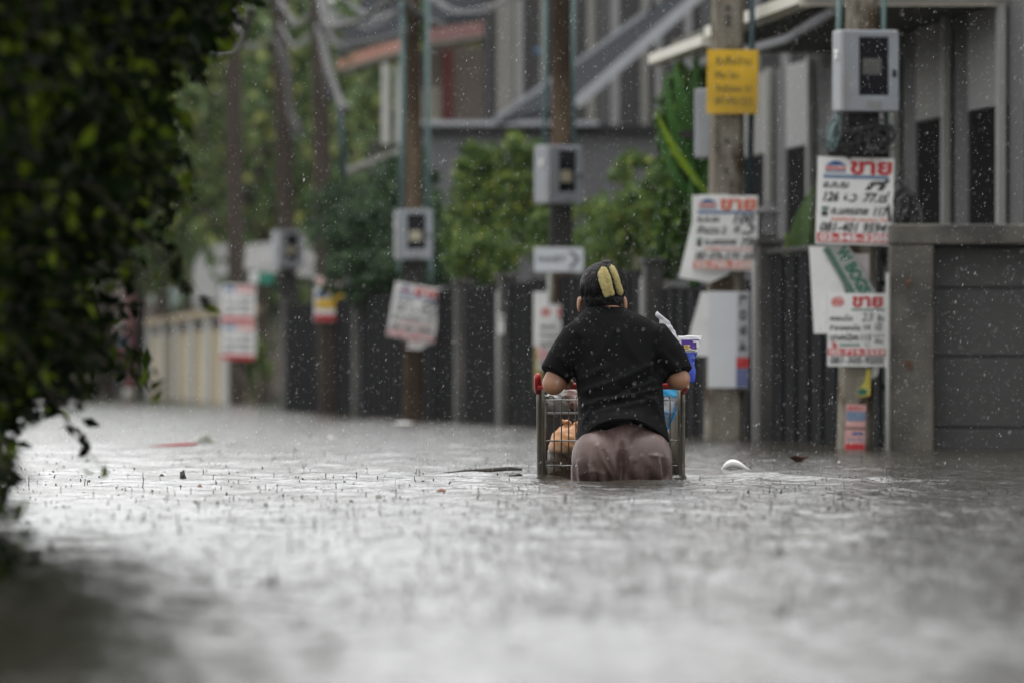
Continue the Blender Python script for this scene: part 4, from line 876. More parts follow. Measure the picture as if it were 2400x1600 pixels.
def person():
    t = thing('person', 'person in black T-shirt and mauve trousers wading away pushing a shopping trolley', 'person', (PX0, PY0, 0))
    HX, HY, HZc = -.064, .275, .775            # head centre
    b = MB()                                    # ---- body: head, neck, trunk, arms with fingers, legs
    b.ball((HX, HY, HZc), (.083, .10, .098), 20, 14); b.ball((HX, HY + .035, HZc - .05), (.062, .07, .075), 16, 10)
    b.ball((HX, HY + .105, HZc - .025), (.014, .022, .02), 8, 6); b.ball((HX, HY + .085, HZc - .075), (.028, .02, .012), 8, 6)      # nose, mouth
    for sx in (-1, 1):
        b.ball((HX + sx * .03, HY + .092, HZc + .005), (.014, .01, .009), 8, 6)                                                   # eyes
        b.ball((HX + sx * .092, HY + .012, HZc - .062), (.012, .024, .036), 10, 8)                                                # ears
    b.tube([(HX, HY - .01, HZc - .06), (-.045, .225, .67), (-.03, .20, .62)], [.058, .062, .075], 14)
    b.loft([ell_ring(.005, .04, .02, .17, .12), ell_ring(.005, .07, .2, .15, .11), ell_ring(0, .12, .38, .145, .10), ell_ring(-.01, .17, .55, .165, .09), ell_ring(-.02, .2, .64, .12, .07)])
    def arm(sx, sh, el, wr, hd):
        b.tube([sh, Vector(sh).lerp(Vector(el), .5), el], [.062, .052, .047], 14)
        b.tube([el, Vector(el).lerp(Vector(wr), .35), Vector(wr).lerp(Vector(el), .1), wr], [.048, .046, .032, .027], 14)
        b.ball(el, .048, 14, 10)
        wr = Vector(wr); hd = Vector(hd); b.tube([wr, wr.lerp(hd, .5), hd], [.026, .033, .036], 12, flat=.6)
        for k in range(4):                      # fingers wrapped over the bar
            bx = hd.x + (k - 1.5) * .0195; L_ = (.9, 1.0, .95, .8)[k]
            b.tube([(bx, hd.y - .005, hd.z + .004), (bx, hd.y + .028 * L_, hd.z + .010), (bx, hd.y + .044 * L_, hd.z - .012), (bx, hd.y + .034 * L_, hd.z - .034), (bx, hd.y + .014, hd.z - .038)], [.0095, .0092, .0088, .0082, .007], 8)
        tx = hd.x - sx * .04
        b.tube([(hd.x - sx * .022, hd.y - .02, hd.z - .004), (tx, hd.y - .002, hd.z - .016), (tx + sx * .006, hd.y + .02, hd.z - .034)], [.012, .0105, .0085], 8)
    arm(-1, (-.165, .19, .575), (-.262, .15, .392), (-.238, .28, .41), (-.225, .335, .412))
    arm(1, (.15, .19, .575), (.243, .155, .412), (.262, .28, .415), (.258, .335, .412))
    for sx in (-1, 1):
        b.tube([(.012 + sx * .09, .0, .05), (.012 + sx * .10, .05, -.28), (.012 + sx * .10, -.02, -.58)], [.10, .07, .042], 14)
        b.tube([(.012 + sx * .10, -.05, -.61), (.012 + sx * .105, .06, -.615), (.012 + sx * .11, .15, -.625)], [.035, .036, .022], 10, flat=.7)
    remeshed(b, 'body', m_skin, t, .0065, 4)
    # ---- trousers
    b = MB(); cx = .012
    b.loft([ell_ring(cx, .03, -.04, .178, .135), ell_ring(cx, .015, .06, .197, .155), ell_ring(cx, .02, .13, .196, .155), ell_ring(cx, .04, .2, .172, .14), ell_ring(cx, .06, .27, .15, .12)])
    for sx in (-1, 1):
        b.ball((cx + sx * .090, -.058, .090), (.114, .118, .120), 24, 16)
        b.tube([(cx + sx * .098, -.02, .06), (cx + sx * .108, .02, -.15), (cx + sx * .11, .0, -.42), (cx + sx * .105, -.02, -.56)], [.108, .10, .085, .075], 18)
    b.tube([(cx, -.05, .20), (cx, -.10, .12), (cx, -.08, .04)], [.05, .055, .05], 14)
    F = [([(.012, .25), (.010, .15)], .0012, .003), ([(.012, .15), (.012, -.06)], -.020, .009),
         ([(-.085, .14), (-.06, .08), (-.025, .02), (-.012, -.04)], .009, .007), ([(-.065, .12), (-.04, .06), (-.01, .0)], -.006, .006), ([(-.12, .06), (-.10, .0), (-.09, -.05)], .006, .006), ([(-.105, .07), (-.085, .01), (-.075, -.05)], -.005, .006),
         ([(-.16, .08), (-.145, -.04)], .005, .006), ([(-.18, .05), (-.17, -.04)], -.004, .006), ([(.045, .09), (.045, -.05)], .006, .006), ([(.065, .07), (.07, -.05)], -.006, .006), ([(.09, .10), (.095, -.05)], .007, .006), ([(.12, .05), (.12, -.05)], -.005, .006),
         ([(.15, .10), (.163, .06), (.155, -.05)], .008, .006), ([(.13, .104), (.17, .10)], .005, .005), ([(.182, .08), (.178, -.04)], -.005, .006), ([(-.15, .03), (-.11, .045), (-.06, .03)], .003, .005)]
    remeshed(b, 'trousers', m_trou, t, .0048, 10, F, .0003, 22)
    # ---- T-shirt
    b = MB(); seg = 36
    rows = [(.155, .018, .192, .045, .165), (.20, .016, .184, .05, .155), (.25, .012, .176, .065, .142), (.315, .010, .174, .085, .132), (.39, .005, .176, .115, .124), (.47, -.002, .180, .14, .116),
            (.55, -.006, .190, .165, .112), (.60, -.010, .186, .182, .106), (.635, -.016, .165, .192, .098), (.662, -.028, .135, .20, .088), (.685, -.045, .098, .212, .078), (.703, -.052, .074, .222, .068)]
    rings = []
    for i, (z, cx_, rx, cy, ry) in enumerate(rows):
        ring = []
        for q in ell_ring(cx_, cy, z, rx, ry, seg, 0, 2.35):
            back = max(0., (cy - q.y) / ry); fade = max(0., 1 - (z - .155) / .13)
            side = min(1., abs(q.x - cx_) / rx)
            lift = .098 * fade * back * (1 - side ** 2.6)
            ring.append(Vector((q.x, q.y - .03 * fade * back, q.z + lift)))
        rings.append(ring)
    b.loft(rings)
    b.tube([(-.10, .195, .60), (-.165, .185, .560), (-.215, .160, .495), (-.258, .140, .425)], [.085, .082, .074, .066], 20)
    b.tube([(.065, .195, .575), (.148, .185, .562), (.203, .165, .495), (.236, .145, .425)], [.070, .083, .078, .072], 20)
    F = [([(-.14, .36), (-.02, .40), (.12, .46)], .005, .009), ([(-.13, .31), (.0, .345), (.14, .40)], .006, .009), ([(-.10, .27), (.03, .30), (.15, .33)], .005, .008), ([(-.15, .41), (-.05, .46)], .004, .010),
         ([(.16, .44), (.06, .40), (-.04, .33)], -.004, .008), ([(-.12, .335), (.05, .36)], -.005, .008), ([(.02, .375), (.15, .42)], -.005, .008), ([(-.13, .25), (-.02, .27), (.1, .265)], .004, .008), ([(.17, .30), (.10, .34)], .005, .008), ([(-.155, .29), (-.08, .31)], .005, .008),
         ([(-.16, .56), (-.15, .46)], -.004, .012), ([(.155, .55), (.15, .45)], -.004, .012), ([(-.24, .50), (-.20, .46)], .005, .008), ([(.18, .52), (.24, .45)], .005, .009), ([(.16, .48), (.22, .41)], -.004, .008), ([(.0, .62), (.05, .52), (.13, .44)], .003, .012), ([(-.02, .6), (-.08, .5)], .003, .013), ([(-.05, .32), (.06, .345), (.16, .37)], .006, .006), ([(-.11, .23), (.0, .245), (.12, .22)], .003, .006), ([(-.15, .22), (-.10, .30)], .005, .007), ([(.185, .24), (.14, .31)], .006, .008)]
    remeshed(b, 'shirt', m_shirt, t, .0050, 6, F, .0011, 20)
    # ---- hair: close cap, drawn up to a small knot, and nape line
    b = MB(); b.ball((HX, HY - .014, HZc + .008), (.092, .104, .102), 26, 18); b.ball((HX + .002, HY - .035, HZc - .035), (.084, .078, .066), 20, 12)
    b.ball((HX + .018, HY - .03, HZc + .102), (.030, .035, .018), 12, 8)
    hr = remeshed(b, 'hair', m_hair, t, .006, 5, None, .0012, 70)
    b = MB()                                    # wet locks drawn back to the knot, a few loose ends at the nape
    for k in range(70):
        a = random.uniform(-1.45, 1.45); pts = []
        for q in range(8):
            f = q / 7; ph = .25 + f * random.uniform(1.72, 1.80); aa = a * (.15 + .85 * math.sin(min(ph, 1.57)))
            pts.append((HX + .018 * (1 - f) + .0955 * math.sin(ph) * math.sin(aa), HY - .014 - .1075 * math.sin(ph) * math.cos(aa), HZc + .006 + .1055 * math.cos(ph)))
        if k % 7 == 0: pts.append((pts[-1][0] + random.uniform(-.006, .006), pts[-1][1] - .004, pts[-1][2] - .022))
        b.tube(pts, [.0022] * (len(pts) - 1) + [.0006], 5)
    tag(b.local('hair_lock', m_hair, hr, True), kind='stuff')
    # ---- plush clip: two fat loops on the back of the head
    b = MB()
    def backy(x, z): 
        q = 1 - ((x - HX) / .096) ** 2 - ((z - HZc - .008) / .108) ** 2; return HY - .018 - .108 * math.sqrt(max(q, .05)) 
    def lobe(pts, r):
        b.tube([Vector((x, backy(x, z) - .010, z)) for x, z in pts], r, 12); b.ball((pts[0][0], backy(*pts[0]) - .010, pts[0][1]), r[0], 12, 8); b.ball((pts[-1][0], backy(*pts[-1]) - .010, pts[-1][1]), r[-1], 12, 8)
    o = lambda px, py: ((px - 1450) / 579.7, CAMH + (HZ - py) / 579.7)
    lobe([o(1415, 631), o(1409, 642), o(1412, 658), o(1418, 674), o(1423, 689)], [.012, .013, .013, .0135, .014])
    lobe([o(1419, 632), o(1424, 645), o(1428, 658), o(1430, 672), o(1434, 687)], [.010, .012, .0125, .0125, .0135])
    lobe([o(1436, 627), o(1442, 641), o(1447, 656), o(1451, 672), o(1455, 684)], [.012, .013, .013, .014, .014])
    remeshed(b, 'hair_clip', m_clip, t, .0026, 2, None, .0019, 190)
person()

# ================================================================== SHOPPING TROLLEY
m_chrome = M('wet_chrome_wire', (.33, .33, .31), .22, .15, 10, metal=1.0); m_bronze = M('dull_steel_tube', (.10, .09, .07), .35, .2, 8, metal=.8)
m_redp = M('red_plastic', (.38, .012, .018), .3, .1, 10); m_tyre = M('grey_rubber', (.06, .06, .06), .7, .2, 20)
CX, CY = .405, 34.93
def trolley():
    t = thing('shopping_trolley', 'steel wire shopping trolley with red handle in front of the person', 'trolley', (CX, CY, -.62))
    zt = .385
    b = MB()                                            # upright tubes and base frame
    for sx in (-1, 1):
        b.tube([(CX + sx * .292, CY - .03, zt + .02), (CX + sx * .292, CY, zt - .08), (CX + sx * .290, CY + .01, -.1), (CX + sx * .285, CY + .04, -.5)], .0125, 10)
        b.tube([(CX + sx * .279, CY + .03, zt - .01), (CX + sx * .277, CY + .04, .1), (CX + sx * .272, CY + .06, -.48)], .008, 8)
        b.tube([(CX + sx * .285, CY + .04, -.5), (CX + sx * .2, CY + .80, -.5)], .0125, 10)
    b.tube([(CX - .285, CY + .04, -.5), (CX + .285, CY + .04, -.5)], .0125, 10); b.tube([(CX - .2, CY + .8, -.5), (CX + .2, CY + .8, -.5)], .0125, 10)
    b.build('frame', m_bronze, t, True)
    b = MB(); b.tube([(CX - .30, CY - .06, zt - .004), (CX + .30, CY - .06, zt - .004)], .0135, 12); h = b.build('handle', m_redp, t, True)
    for sx in (-1, 1):
        b = MB(); b.tube([(CX + sx * .30, CY - .02, zt - .028), (CX + sx * .300, CY - .055, zt), (CX + sx * .300, CY - .085, zt + .032), (CX + sx * .296, CY - .09, zt + .045)], [.012, .015, .015, .011], 12); b.build('handle_end', m_redp, h, True)
    def wire(name, runs, r, mat_=m_chrome):
        b = MB()
        for pts in runs: b.tube(pts, r, 6)
        return b.build(name, mat_, t, True)
    zb, yb, yf = -.12, CY + .03, CY + .80
    wx = [-.262 + .0297 * k for k in range(19)]
    top = WZ(936.5, yb); runs = []
    for k in range(0, 18, 2):                            # rear flap wires joined in pairs by a loop
        a, c_ = CX + wx[k], CX + wx[k + 1]
        runs.append([(a, yb, zb), (a, yb, top), (a + .004, yb, top + .012), ((a + c_) / 2, yb, top + .018), (c_ - .004, yb, top + .012), (c_, yb, top), (c_, yb, zb)])
    wire('rear_flap', runs, .0026, m_bronze)
    for z in (top, WZ(1032, yb), WZ(1090, yb)): wire('cross_wire', [[(CX - .265, yb - .005, z), (CX + .272, yb - .005, z)]], .0032)
    side = []
    for sx in (-1, 1):
        for k in range(14):
            f = k / 13; y = yb + f * (yf - yb); x = CX + sx * (.270 - .05 * f); side.append([(x, y, zb + .03 * f), (CX + sx * (.285 - .05 * f), y, zt - .04)])
        for z in (.31, .16, .0): side.append([(CX + sx * .28, yb, z), (CX + sx * .225, yf, z)])
    wire('basket_side', side, .0026, m_bronze)
    wire('rim', [[(CX - .285, yb, zt - .04), (CX - .235, yf, zt - .06), (CX + .235, yf, zt - .06), (CX + .285, yb, zt - .04)]], .006)
    fr = [[(CX - .2 + .04 * k, yf, zb + .03), (CX - .215 + .043 * k, yf, zt - .06)] for k in range(11)] + [[(CX - .22, yf, z), (CX + .22, yf, z)] for z in (.0, .16, .3)]
    wire('basket_front', fr, .0026, m_bronze)
    wire('basket_floor', [[(CX - .26 + .037 * k, yb, zb), (CX - .2 + .029 * k, yf, zb + .03)] for k in range(15)], .0026, m_bronze)
    for sx, y in ((-1, CY + .06), (1, CY + .06), (-1, CY + .78), (1, CY + .78)):
        x = CX + sx * (.27 if y < CY + .3 else .2); b = MB(); b.tube([(x - .014, y, -.575), (x + .014, y, -.575)], .055, 16); w = b.build('wheel', m_tyre, t, 'auto')
        b = MB(); b.tube([(x, y, -.50), (x + .02, y, -.53), (x + .02, y, -.575)], .009, 8); b.build('fork', m_bronze, w, True)
trolley()

# ---- goods in the trolley
def crumple(mb, name, mat_, parent, vox, amp, sc_):
    return remeshed(mb, name, mat_, parent, vox, 3, None, amp, sc_)
def ramp_mat(name, low, high, z0, z1, rough=.35, trans=.3, nsc=9, namp=.06):
    m = M(name, high, rough, .1, 14, .3, 60, trans=0); t = m.node_tree; N = t.nodes; L = t.links; b = N['Principled BSDF']
    tc = N.new('ShaderNodeTexCoord'); sp = N.new('ShaderNodeSeparateXYZ'); L.new(tc.outputs['Object'], sp.inputs[0])
    nz = N.new('ShaderNodeTexNoise'); nz.inputs['Scale'].default_value = nsc; nz.inputs['Detail'].default_value = 4; L.new(tc.outputs['Object'], nz.inputs['Vector'])
    ad = N.new('ShaderNodeMath'); ad.operation = 'MULTIPLY_ADD'; L.new(nz.outputs['Fac'], ad.inputs[0]); ad.inputs[1].default_value = namp; L.new(sp.outputs['Z'], ad.inputs[2])
    mr = N.new('ShaderNodeMapRange'); mr.inputs['From Min'].default_value = z0 + namp / 2; mr.inputs['From Max'].default_value = z1 + namp / 2; L.new(ad.outputs[0], mr.inputs['Value'])
    mx = N.new('ShaderNodeMix'); mx.data_type = 'RGBA'; mx.inputs['A'].default_value = (*low, 1); mx.inputs['B'].default_value = (*high, 1); L.new(mr.outputs[0], mx.inputs['Factor'])
    L.new(mx.outputs['Result'], b.inputs['Base Color'])
    if trans:
        tr = N.new('ShaderNodeBsdfTranslucent'); L.new(mx.outputs['Result'], tr.inputs['Color']); ms = N.new('ShaderNodeMixShader'); ms.inputs[0].default_value = trans
        L.new(b.outputs[0], ms.inputs[1]); L.new(tr.outputs[0], ms.inputs[2]); L.new(ms.outputs[0], N['Material Output'].inputs['Surface'])
    return m
def goods():
    Yb = CY + .14; s = Yb / FPX
    # tan carrier bag with knotted handles; its lower half is soaked dark
    c = P(1318, 1110, Yb); t = thing('carrier_bag', 'tan plastic carrier bag with tied handles at the trolley\'s left', 'bag', (c.x, c.y, -.1))
    b = MB(); X = lambda p: WX(p, Yb) - c.x; Z = lambda y: WZ(y, Yb) + .1
    b.loft([ell_ring((X(l) + X(r)) / 2, yy, Z(y), (X(r) - X(l)) / 2, d, 24, 0, 2.6) for (y, l, r, yy, d) in ((1150, 1268, 1372, .08, .09), (1110, 1271, 1372, .08, .095), (1060, 1282, 1370, .08, .09), (1030, 1290, 1366, .08, .08), (1012, 1298, 1362, .07, .055), (1004, 1308, 1352, .06, .03), (998, 1318, 1346, .06, .016))])
    b.tube([(X(1330), .06, Z(1002)), (X(1322), .05, Z(988)), (X(1316), .045, Z(984)), (X(1315), .04, Z(992))], [.010, .011, .010, .005], 8, flat=.6)
    b.tube([(X(1330), .06, Z(1000)), (X(1336), .05, Z(990)), (X(1330), .045, Z(985)), (X(1324), .04, Z(990))], [.010, .011, .009, .004], 8, flat=.6)
    b.tube([(X(1345), .07, Z(1008)), (X(1352), .06, Z(992)), (X(1366), .06, Z(990))], [.012, .014, .012], 8, flat=.6)
    crumple(b, 'film', ramp_mat('tan_bag_film', (.055, .03, .014), (.66, .34, .16), WZ(1062, Yb) + .1, WZ(1036, Yb) + .1, .35, .15), t, .0045, .0024, 34)
    # black crate behind it
    Yc = CY + .42; t = thing('black_crate', 'black plastic crate behind the tan bag in the trolley', 'crate', (WX(1335, Yc), Yc, -.1))
    x0, x1, z1 = WX(1276, Yc), WX(1450, Yc), WZ(968, Yc)
    b = MB(); b.span((x0, Yc - .12, -.1), (x1, Yc - .108, z1)); b.span((x0, Yc + .2, -.1), (x1, Yc + .212, z1)); b.span((x0, Yc - .107, -.1), (x0 + .012, Yc + .199, z1)); b.span((x1 - .012, Yc - .107, -.1), (x1, Yc + .199, z1)); b.span((x0 + .013, Yc - .107, -.1), (x1 - .013, Yc + .199, -.09)); b.build('shell', m_blk, t)
    b = MB(); b.tube([(x0 - .006, Yc - .125, z1), (x1 + .006, Yc - .125, z1), (x1 + .006, Yc + .215, z1), (x0 - .006, Yc + .215, z1), (x0 - .006, Yc - .125, z1)], .007, 6, flat=1); b.build('rim', M('dark_grey_rim', (.10, .10, .10), .35), t, True)
    # clear grey bag and brown packet on top
    Yd = CY + .40; t = thing('clear_bag', 'greyish clear plastic bag above the black crate', 'bag', (WX(1305, Yd), Yd, WZ(966, Yd)))
    b = MB(); c = t.location; X = lambda p: WX(p, Yd) - c.x; Z = lambda y: WZ(y, Yd) - c.z
    b.loft([ell_ring((X(l) + X(r)) / 2, 0, Z(y), (X(r) - X(l)) / 2, d, 20, 0, 2.6) for (y, l, r, d) in ((966, 1276, 1345, .08), (950, 1274, 1350, .09), (930, 1280, 1345, .08), (915, 1292, 1335, .05), (905, 1300, 1328, .02))])
    crumple(b, 'film', M('clear_grey_film', (.17, .165, .15), .2, .2, 16, .3, 50, trans=.2), t, .006, .003, 40)
    Ye = CY + .34; c = P(1350, 935, Ye); t = thing('brown_packet', 'brown and pink food packet between the clear bag and the person', 'packet', c)
    b = MB(); b.ball((0, 0, 0), (.055, .035, .052), 18, 12); crumple(b, 'wrapper', M('brown_packet_film', (.14, .07, .055), .2, .3, 20, .2, 60, second=(.55, .42, .40), thr=(.55, .68)), t, .005, .003, 50)
    # blue and white detergent pouch
    Yf = CY + .20; c = P(1575, 950, Yf); t = thing('detergent_pouch', 'sky blue and white detergent pouch at the trolley\'s right', 'pouch', c)
    X = lambda p: WX(p, Yf) - c.x; Z = lambda y: WZ(y, Yf) - c.z
    b = MB(); b.loft([ell_ring((X(l) + X(r)) / 2, (y - 950) * -.0002, Z(y), (X(r) - X(l)) / 2, d, 28, 0, 3.2) for (y, l, r, d) in ((1012, 1535, 1566, .02), (990, 1530, 1573, .035), (960, 1520, 1588, .05), (930, 1516, 1600, .055), (905, 1520, 1611, .045), (893, 1526, 1615, .012), (886, 1528, 1613, .004))])
    m = ramp_mat('blue_white_pouch', (.66, .67, .68), (.03, .36, .66), WZ(934, Yf) - c.z, WZ(926, Yf) - c.z, .25, .1, 22, .03); o = crumple(b, 'film', m, t, .0042, .0016, 40)
    b = MB(); b.prism([(X(1604), -.062, Z(925)), (X(1611), -.050, Z(905)), (X(1596), -.060, Z(940)), (X(1567), -.052, Z(1005)), (X(1561), -.052, Z(1008)), (X(1586), -.064, Z(950))], (0, .03, 0)); b.local('blue_edge', M('deep_sky_blue', (.015, .23, .5), .3), t)
    for yy, a, e in ((962, 1543, 1572), (972, 1546, 1570)):
        b = MB(); b.prism([(X(a), -.062, Z(yy)), (X(e), -.062, Z(yy + 5)), (X(e), -.062, Z(yy + 8)), (X(a), -.062, Z(yy + 3))], (0, .02, 0)); b.local('printed_stripe', bpy.data.materials['deep_sky_blue'], t)
    # upright printed bag: white rim, purple block, blue body
    Yg = CY + .30; c = P(1606, 850, Yg); t = thing('printed_bag', 'white-topped blue bag with a purple printed block sticking up at right', 'bag', c)
    X = lambda p: WX(p, Yg) - c.x; Z = lambda y: WZ(y - 3, Yg) - c.z
    b = MB(); b.loft([ell_ring((X(l) + X(r)) / 2, 0, Z(y), (X(r) - X(l)) / 2, d, 24, 0, 3.0) for (y, l, r, d) in ((905, 1588, 1622, .03), (880, 1588, 1625, .03), (855, 1590, 1621, .028), (840, 1588, 1626, .024), (822, 1586, 1633, .014), (796, 1582, 1641, .003))])
    crumple(b, 'film', ramp_mat('blue_bag_white_rim', (.012, .05, .42), (.72, .72, .72), WZ(834, Yg) - c.z, WZ(828, Yg) - c.z, .25, .1, 30, .012), t, .0038, .0016, 50)
    def quad(pts, mt, nm, y): b = MB(); b.prism([(X(p), y, Z(q)) for p, q in pts], (0, .006, 0)); return b.local(nm, mt, t)
    m_pur = M('print_purple', (.075, .02, .26), .4, .1)
    blk = quad([(1590, 806), (1633, 805), (1626, 828), (1592, 828)], m_pur, 'purple_block', -.020)
    def word(body, p0, p1, q0, q1, mt, bold, y):
        co, faces = text_mesh(body, bold, 0.); a, e = 1 - co[:, 0], 1 - co[:, 1]
        V = np.stack([X(p0) + (X(p1) - X(p0)) * a, np.full(len(a), y), Z(q1) + (Z(q0) - Z(q1)) * e], 1); me = bpy.data.meshes.new('lettering'); me.from_pydata(V.tolist(), [], faces); me.update(); link('lettering', me, mt, blk)
    word('22', 1596, 1611, 818, 827, M('print_yellow', (.75, .55, .02), .5), .05, -.024); word('L', 1618, 1631, 808, 824, m_white, .05, -.024)
    b = MB(); b.tube([(X(1600), -.034, Z(832)), (X(1612), -.036, Z(829)), (X(1624), -.034, Z(833))], .004, 6); b.local('bag_handle', m_cream, t, True)
    t.location += Vector((.011, 0, .012))
    # white plastic bag edge above the shoulder
    Yh = CY + .36; c = P(1560, 800, Yh); t = thing('white_bag', 'crumpled white plastic bag rising behind the right shoulder', 'bag', c)
    X = lambda p: WX(p, Yh) - c.x; Z = lambda y: WZ(y, Yh) - c.z
    b = MB(); b.tube([(X(1516), .02, Z(890)), (X(1556), .0, Z(830)), (X(1574), 0, Z(796)), (X(1562), 0, Z(764)), (X(1538), 0, Z(730))], [.05, .048, .036, .024, .008], 14, flat=.35)
    b.tube([(X(1556), 0, Z(840)), (X(1576), -.01, Z(812)), (X(1578), -.01, Z(795)), (X(1562), 0, Z(772))], [.03, .022, .012, .006], 10, flat=.4)
    crumple(b, 'film', M('white_film', (.62, .62, .64), .3, .1, 14, .3, 60, trans=.25), t, .004, .003, 60)
goods()

# ================================================================== FLOATING LITTER
def scrap(name, label, cat, px, y0, y1, wpx, mat_, shape, Ydep=None, group=None):
    "a small piece afloat: shape 'shell', 'leaf', 'peak', 'fin', 'stick', 'lump'"
    Y = 8920.0 / (y1 - HZ); s = Y / FPX; w, h = wpx * s, (y1 - y0) * s; x = WX(px, Y); mb = MB()
    if shape == 'shell':
        rings = []
        for i in range(11):
            f = i / 10; X = x + (f - .5) * w; zz = h * (math.sin(math.pi * min(1, f * 1.15) ** .8) * .95) * (1 if f < .88 else max(0., (1 - f) * 8)); hw = .05 * math.sin(math.pi * (.06 + .88 * f)) + .008
            rings.append([Vector((X, Y + hw * math.cos(a), max(-.004, zz * (.75 + .25 * math.sin(a)) - .014 * (math.sin(a) < -.2)))) for a in [k * 2 * math.pi / 10 for k in range(10)]])
        mb.loft(rings)
    elif shape == 'leaf':
        for q in (-1, 1):
            mb.prism([(x - w / 2, Y - .04, h * .75), (x - w * .2, Y - .05, h), (x + w * .2, Y, h * .55 + .2 * h * q), (x + w / 2, Y + .02, h * .8), (x + w * .2, Y + .05, h * .3), (x - w * .1, Y + .02, .0)], (0, .012 * q + .02, -.003))
    elif shape in ('peak', 'fin', 'lump'):
        prof = {'peak': [(-.5, 0), (-.25, .25), (-.05, .9), (.02, 1), (.12, .65), (.25, .35), (.38, .15), (.5, .08), (.5, 0)], 'fin': [(-.45, 0), (-.4, .55), (-.42, .75), (-.1, .88), (.1, 1), (.15, .7), (.3, .3), (.5, .0)],
                'lump': [(-.5, 0), (-.4, .35), (-.15, .9), (.05, 1), (.25, .8), (.45, .3), (.5, 0)]}[shape]
        rings = [[Vector((x + a * w * q, Y + dy, max(0, b_) * h * q - .004)) for a, b_ in prof] for q, dy in ((.55, -.5 * w), (1, -.1 * w), (.9, .15 * w), (.4, .5 * w))]
        mb.loft(rings)
    elif shape == 'stick':
        mb.tube([(x - w / 2, Y - .05, .001), (x - w * .2, Y, h * .35), (x + w * .1, Y + .03, h * .5), (x + w * .35, Y + .05, h * .75), (x + w / 2, Y + .08, h * .6)], [.002, .007, .009, .010, .006], 7)
    o = mb.mesh(name, (x, Y, 0), shape in ('shell', 'lump', 'peak')); ob = link(name, o, mat_, None, (x, Y, 0)); return tag(ob, label, cat, group)
m_foam = M('white_foam', (.72, .70, .68), .7, .08, 20); m_dead = M('dead_leaf', (.19, .085, .05), .5, .3, 30, second=(.38, .22, .14), thr=(.5, .65)); m_mud = M('dark_debris', (.035, .03, .022), .7, .35, 40); m_film = M('grey_wet_film', (.22, .22, .19), .3, .2, 14)
g = 'litter afloat on the flood'
scrap('foam_scrap', 'bent white foam scrap floating right of the trolley', 'litter', 1728, 1074, 1100, 78, m_foam, 'shell', group=g)
scrap('dead_leaf', 'curled brown leaf floating before the boarded gate', 'leaf', 1873, 1066, 1083, 48, m_dead, 'leaf', group=g)
scrap('foam_scrap', 'tiny white foam crumb floating right of the brown leaf', 'litter', 1966, 1078, 1083, 9, m_foam, 'lump', group=g)
scrap('drift_stick', 'long dark stick floating left of the trolley', 'stick', 1130, 1094, 1108, 186, m_mud, 'stick', group=g)
scrap('plastic_peak', 'grey plastic sheet peaking out of the water at left', 'litter', 478, 1008, 1038, 92, m_film, 'peak', group=g)
scrap('red_strip', 'thin red plastic strip floating below the grey plastic peak', 'litter', 405, 1038, 1046, 110, M('red_film', (.5, .06, .07), .4, .2, 9), 'stick', group=g)
scrap('leaf_tip', 'dark pointed leaf tip standing up out of the water', 'litter', 430, 1097, 1122, 20, m_mud, 'fin', group=g)
scrap('debris_lump', 'small brown lump right below the dark leaf tip', 'litter', 468, 1131, 1142, 16, m_dead, 'lump', group=g)
scrap('debris_lump', 'tiny dark lump left of the dark leaf tip', 'litter', 379, 1107, 1115, 14, m_mud, 'lump', group=g)
scrap('debris_lump', 'brown lump floating in front of the long stick', 'litter', 1034, 1140, 1150, 26, m_dead, 'lump', group=g)
scrap('debris_lump', 'blurred dark upright scrap in the near water', 'litter', 643, 1332, 1372, 22, m_mud, 'fin', group=g)
scrap('debris_lump', 'blurred dark scrap near the hedge foot', 'litter', 123, 1260, 1291, 20, m_mud, 'fin', group=g)
scrap('debris_lump', 'faint small scrap in the middle near water', 'litter', 590, 1272, 1285, 18, m_mud, 'lump', group=g)
scrap('debris_lump', 'small dark scrap nearest the hedge leaves', 'litter', 80, 1232, 1245, 14, m_mud, 'lump', group=g)
scrap('debris_lump', 'flat brown scrap in the middle distance', 'litter', 838, 1163, 1168, 26, m_mud, 'lump', group=g)
scrap('clear_bubble', 'clear bubble-like plastic scrap beside the flat brown scrap', 'litter', 888, 1153, 1168, 22, m_film, 'lump', group=g)
scrap('foam_scrap', 'white foam speck in the far left water', 'litter', 775, 1018, 1026, 18, m_foam, 'lump', group=g)
scrap('foam_scrap', 'pale foam raft at the foot of the far paired poles', 'litter', 720, 952, 957, 76, m_foam, 'lump', group=g)
scrap('foam_scrap', 'pale foam raft at the foot of the slim pole', 'litter', 945, 986, 992, 60, m_foam, 'lump', group=g)
scrap('drift_board', 'dark flat board afloat left of the slim pole', 'litter', 885, 979, 986, 70, m_mud, 'lump', group=g)
scrap('drift_stick', 'dark wet stick nearest the trolley wheels at left', 'stick', 1205, 1112, 1119, 34, m_mud, 'stick', group=g)

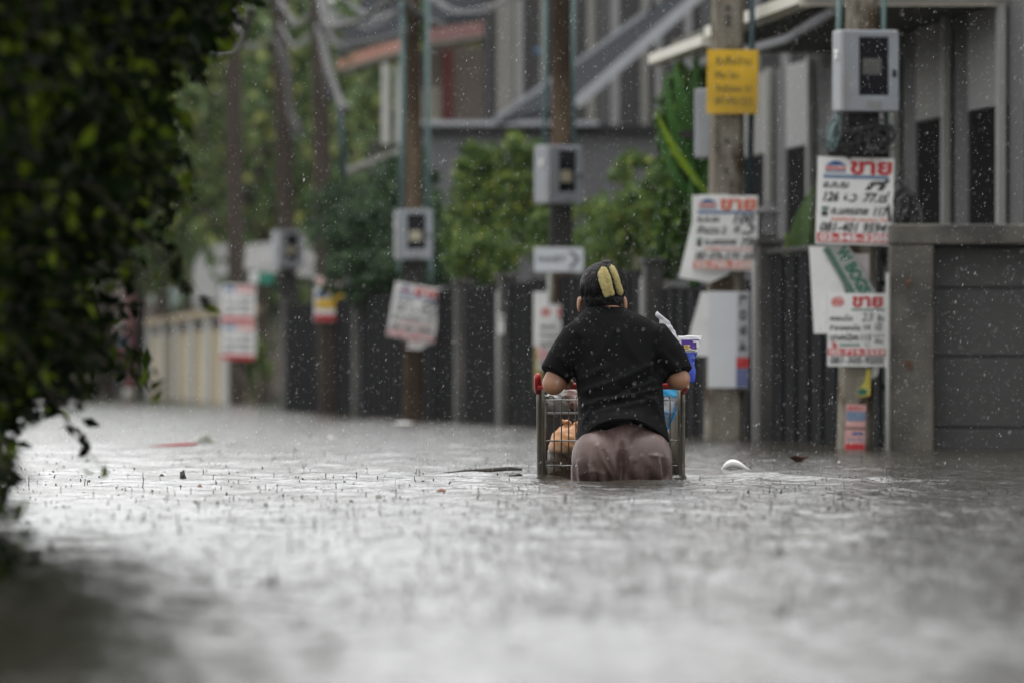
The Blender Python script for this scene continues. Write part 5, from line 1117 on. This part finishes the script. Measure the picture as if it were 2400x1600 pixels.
# ================================================================== RAIN
def rain():
    n = 24000; Y = rng.uniform(27, 45, n); X = Y * rng.uniform(-.072, .072, n); Z = CAMH + Y * rng.uniform(-.012, .050, n); k = Z > .03
    X, Y, Z = X[k], Y[k], Z[k]; n = len(X)
    r = rng.gamma(1.5, .00021, n) + .00045; L_ = r * rng.uniform(1.5, 5.0, n); sl = rng.normal(.25, .15, n)
    C = np.stack([X, Y, Z], 1); ax = np.stack([sl, np.zeros(n), np.ones(n)], 1); ax /= np.linalg.norm(ax, axis=1)[:, None]
    ux = np.array([1., 0, 0]); uy = np.array([0, 1., 0])
    V = np.stack([C - ax * L_[:, None], C + ux * r[:, None], C + uy * r[:, None], C - ux * r[:, None], C - uy * r[:, None], C + ax * L_[:, None]], 1).reshape(-1, 3)
    f = np.array([(0, 2, 1), (0, 3, 2), (0, 4, 3), (0, 1, 4), (5, 1, 2), (5, 2, 3), (5, 3, 4), (5, 4, 1)])
    F = (np.arange(n)[:, None, None] * 6 + f[None]).reshape(-1, 3)
    tag(link('raindrops', np_mesh('raindrops', V, F, True), M('bright_raindrop', (.5, .5, .5), .3, .02, 3)), 'falling raindrops caught in the air all over the street', 'rain', kind='stuff')
    # splash columns thrown up by the drops
    n = 4600; Y = 1 / rng.uniform(1 / 60, 1 / 15, n); X = Y * rng.uniform(-.066, .066, n); keep = ~((np.abs(X - .43) < .35) & (Y > 34.2) & (Y < 35.9)); X, Y = X[keep], Y[keep]; n = len(X)
    h = rng.gamma(1.6, .006, n) + .003; w = rng.uniform(.0009, .0024, n); crown = rng.random(n) < .4; w = np.where(crown, rng.uniform(.0015, .005, n), w); h = np.where(crown, rng.uniform(.002, .008, n), h); ln = rng.normal(0, .12, n) * h
    B = np.stack([X, Y, np.full(n, -.006)], 1); rings = []
    for q, ws in ((0, 3.0), (.25, 1.2), (.75, .9), (.9, 1.3), (1.0, .5)):
        c = B + np.stack([ln * q, np.zeros(n), (h + .006) * q], 1)
        for a in (0, 2.1, 4.2): rings.append(c + np.stack([np.cos(a) * w * ws, np.sin(a) * w * ws, np.zeros(n)], 1))
    V = np.stack(rings, 1).reshape(-1, 3); f = []
    for i in range(4):
        for k in range(3): f.append((i * 3 + k, i * 3 + (k + 1) % 3, i * 3 + 3 + (k + 1) % 3, i * 3 + 3 + k))
    F = (np.arange(n)[:, None, None] * 15 + np.array(f)[None]).reshape(-1, 4)
    tag(link('rain_splashes', np_mesh('rain_splashes', V, F, True), m_water), 'small splash columns thrown up by rain all over the flood', 'splash', kind='stuff')
rain()

# ================================================================== HAZE OF RAIN
mb = MB(); mb.span((-100, -45, -2.2), (100, 240, 11.5))
m = bpy.data.materials.new('rain_haze'); m.use_nodes = True; N = m.node_tree.nodes; N.remove(N['Principled BSDF'])
pv = N.new('ShaderNodeVolumePrincipled'); pv.inputs['Color'].default_value = (.93, .95, .95, 1); pv.inputs['Density'].default_value = .0001; pv.inputs['Anisotropy'].default_value = .0
m.node_tree.links.new(pv.outputs[0], N['Material Output'].inputs['Volume'])
tag(mb.build('haze', m), 'thin grey rain haze over the street', 'haze', kind='stuff')
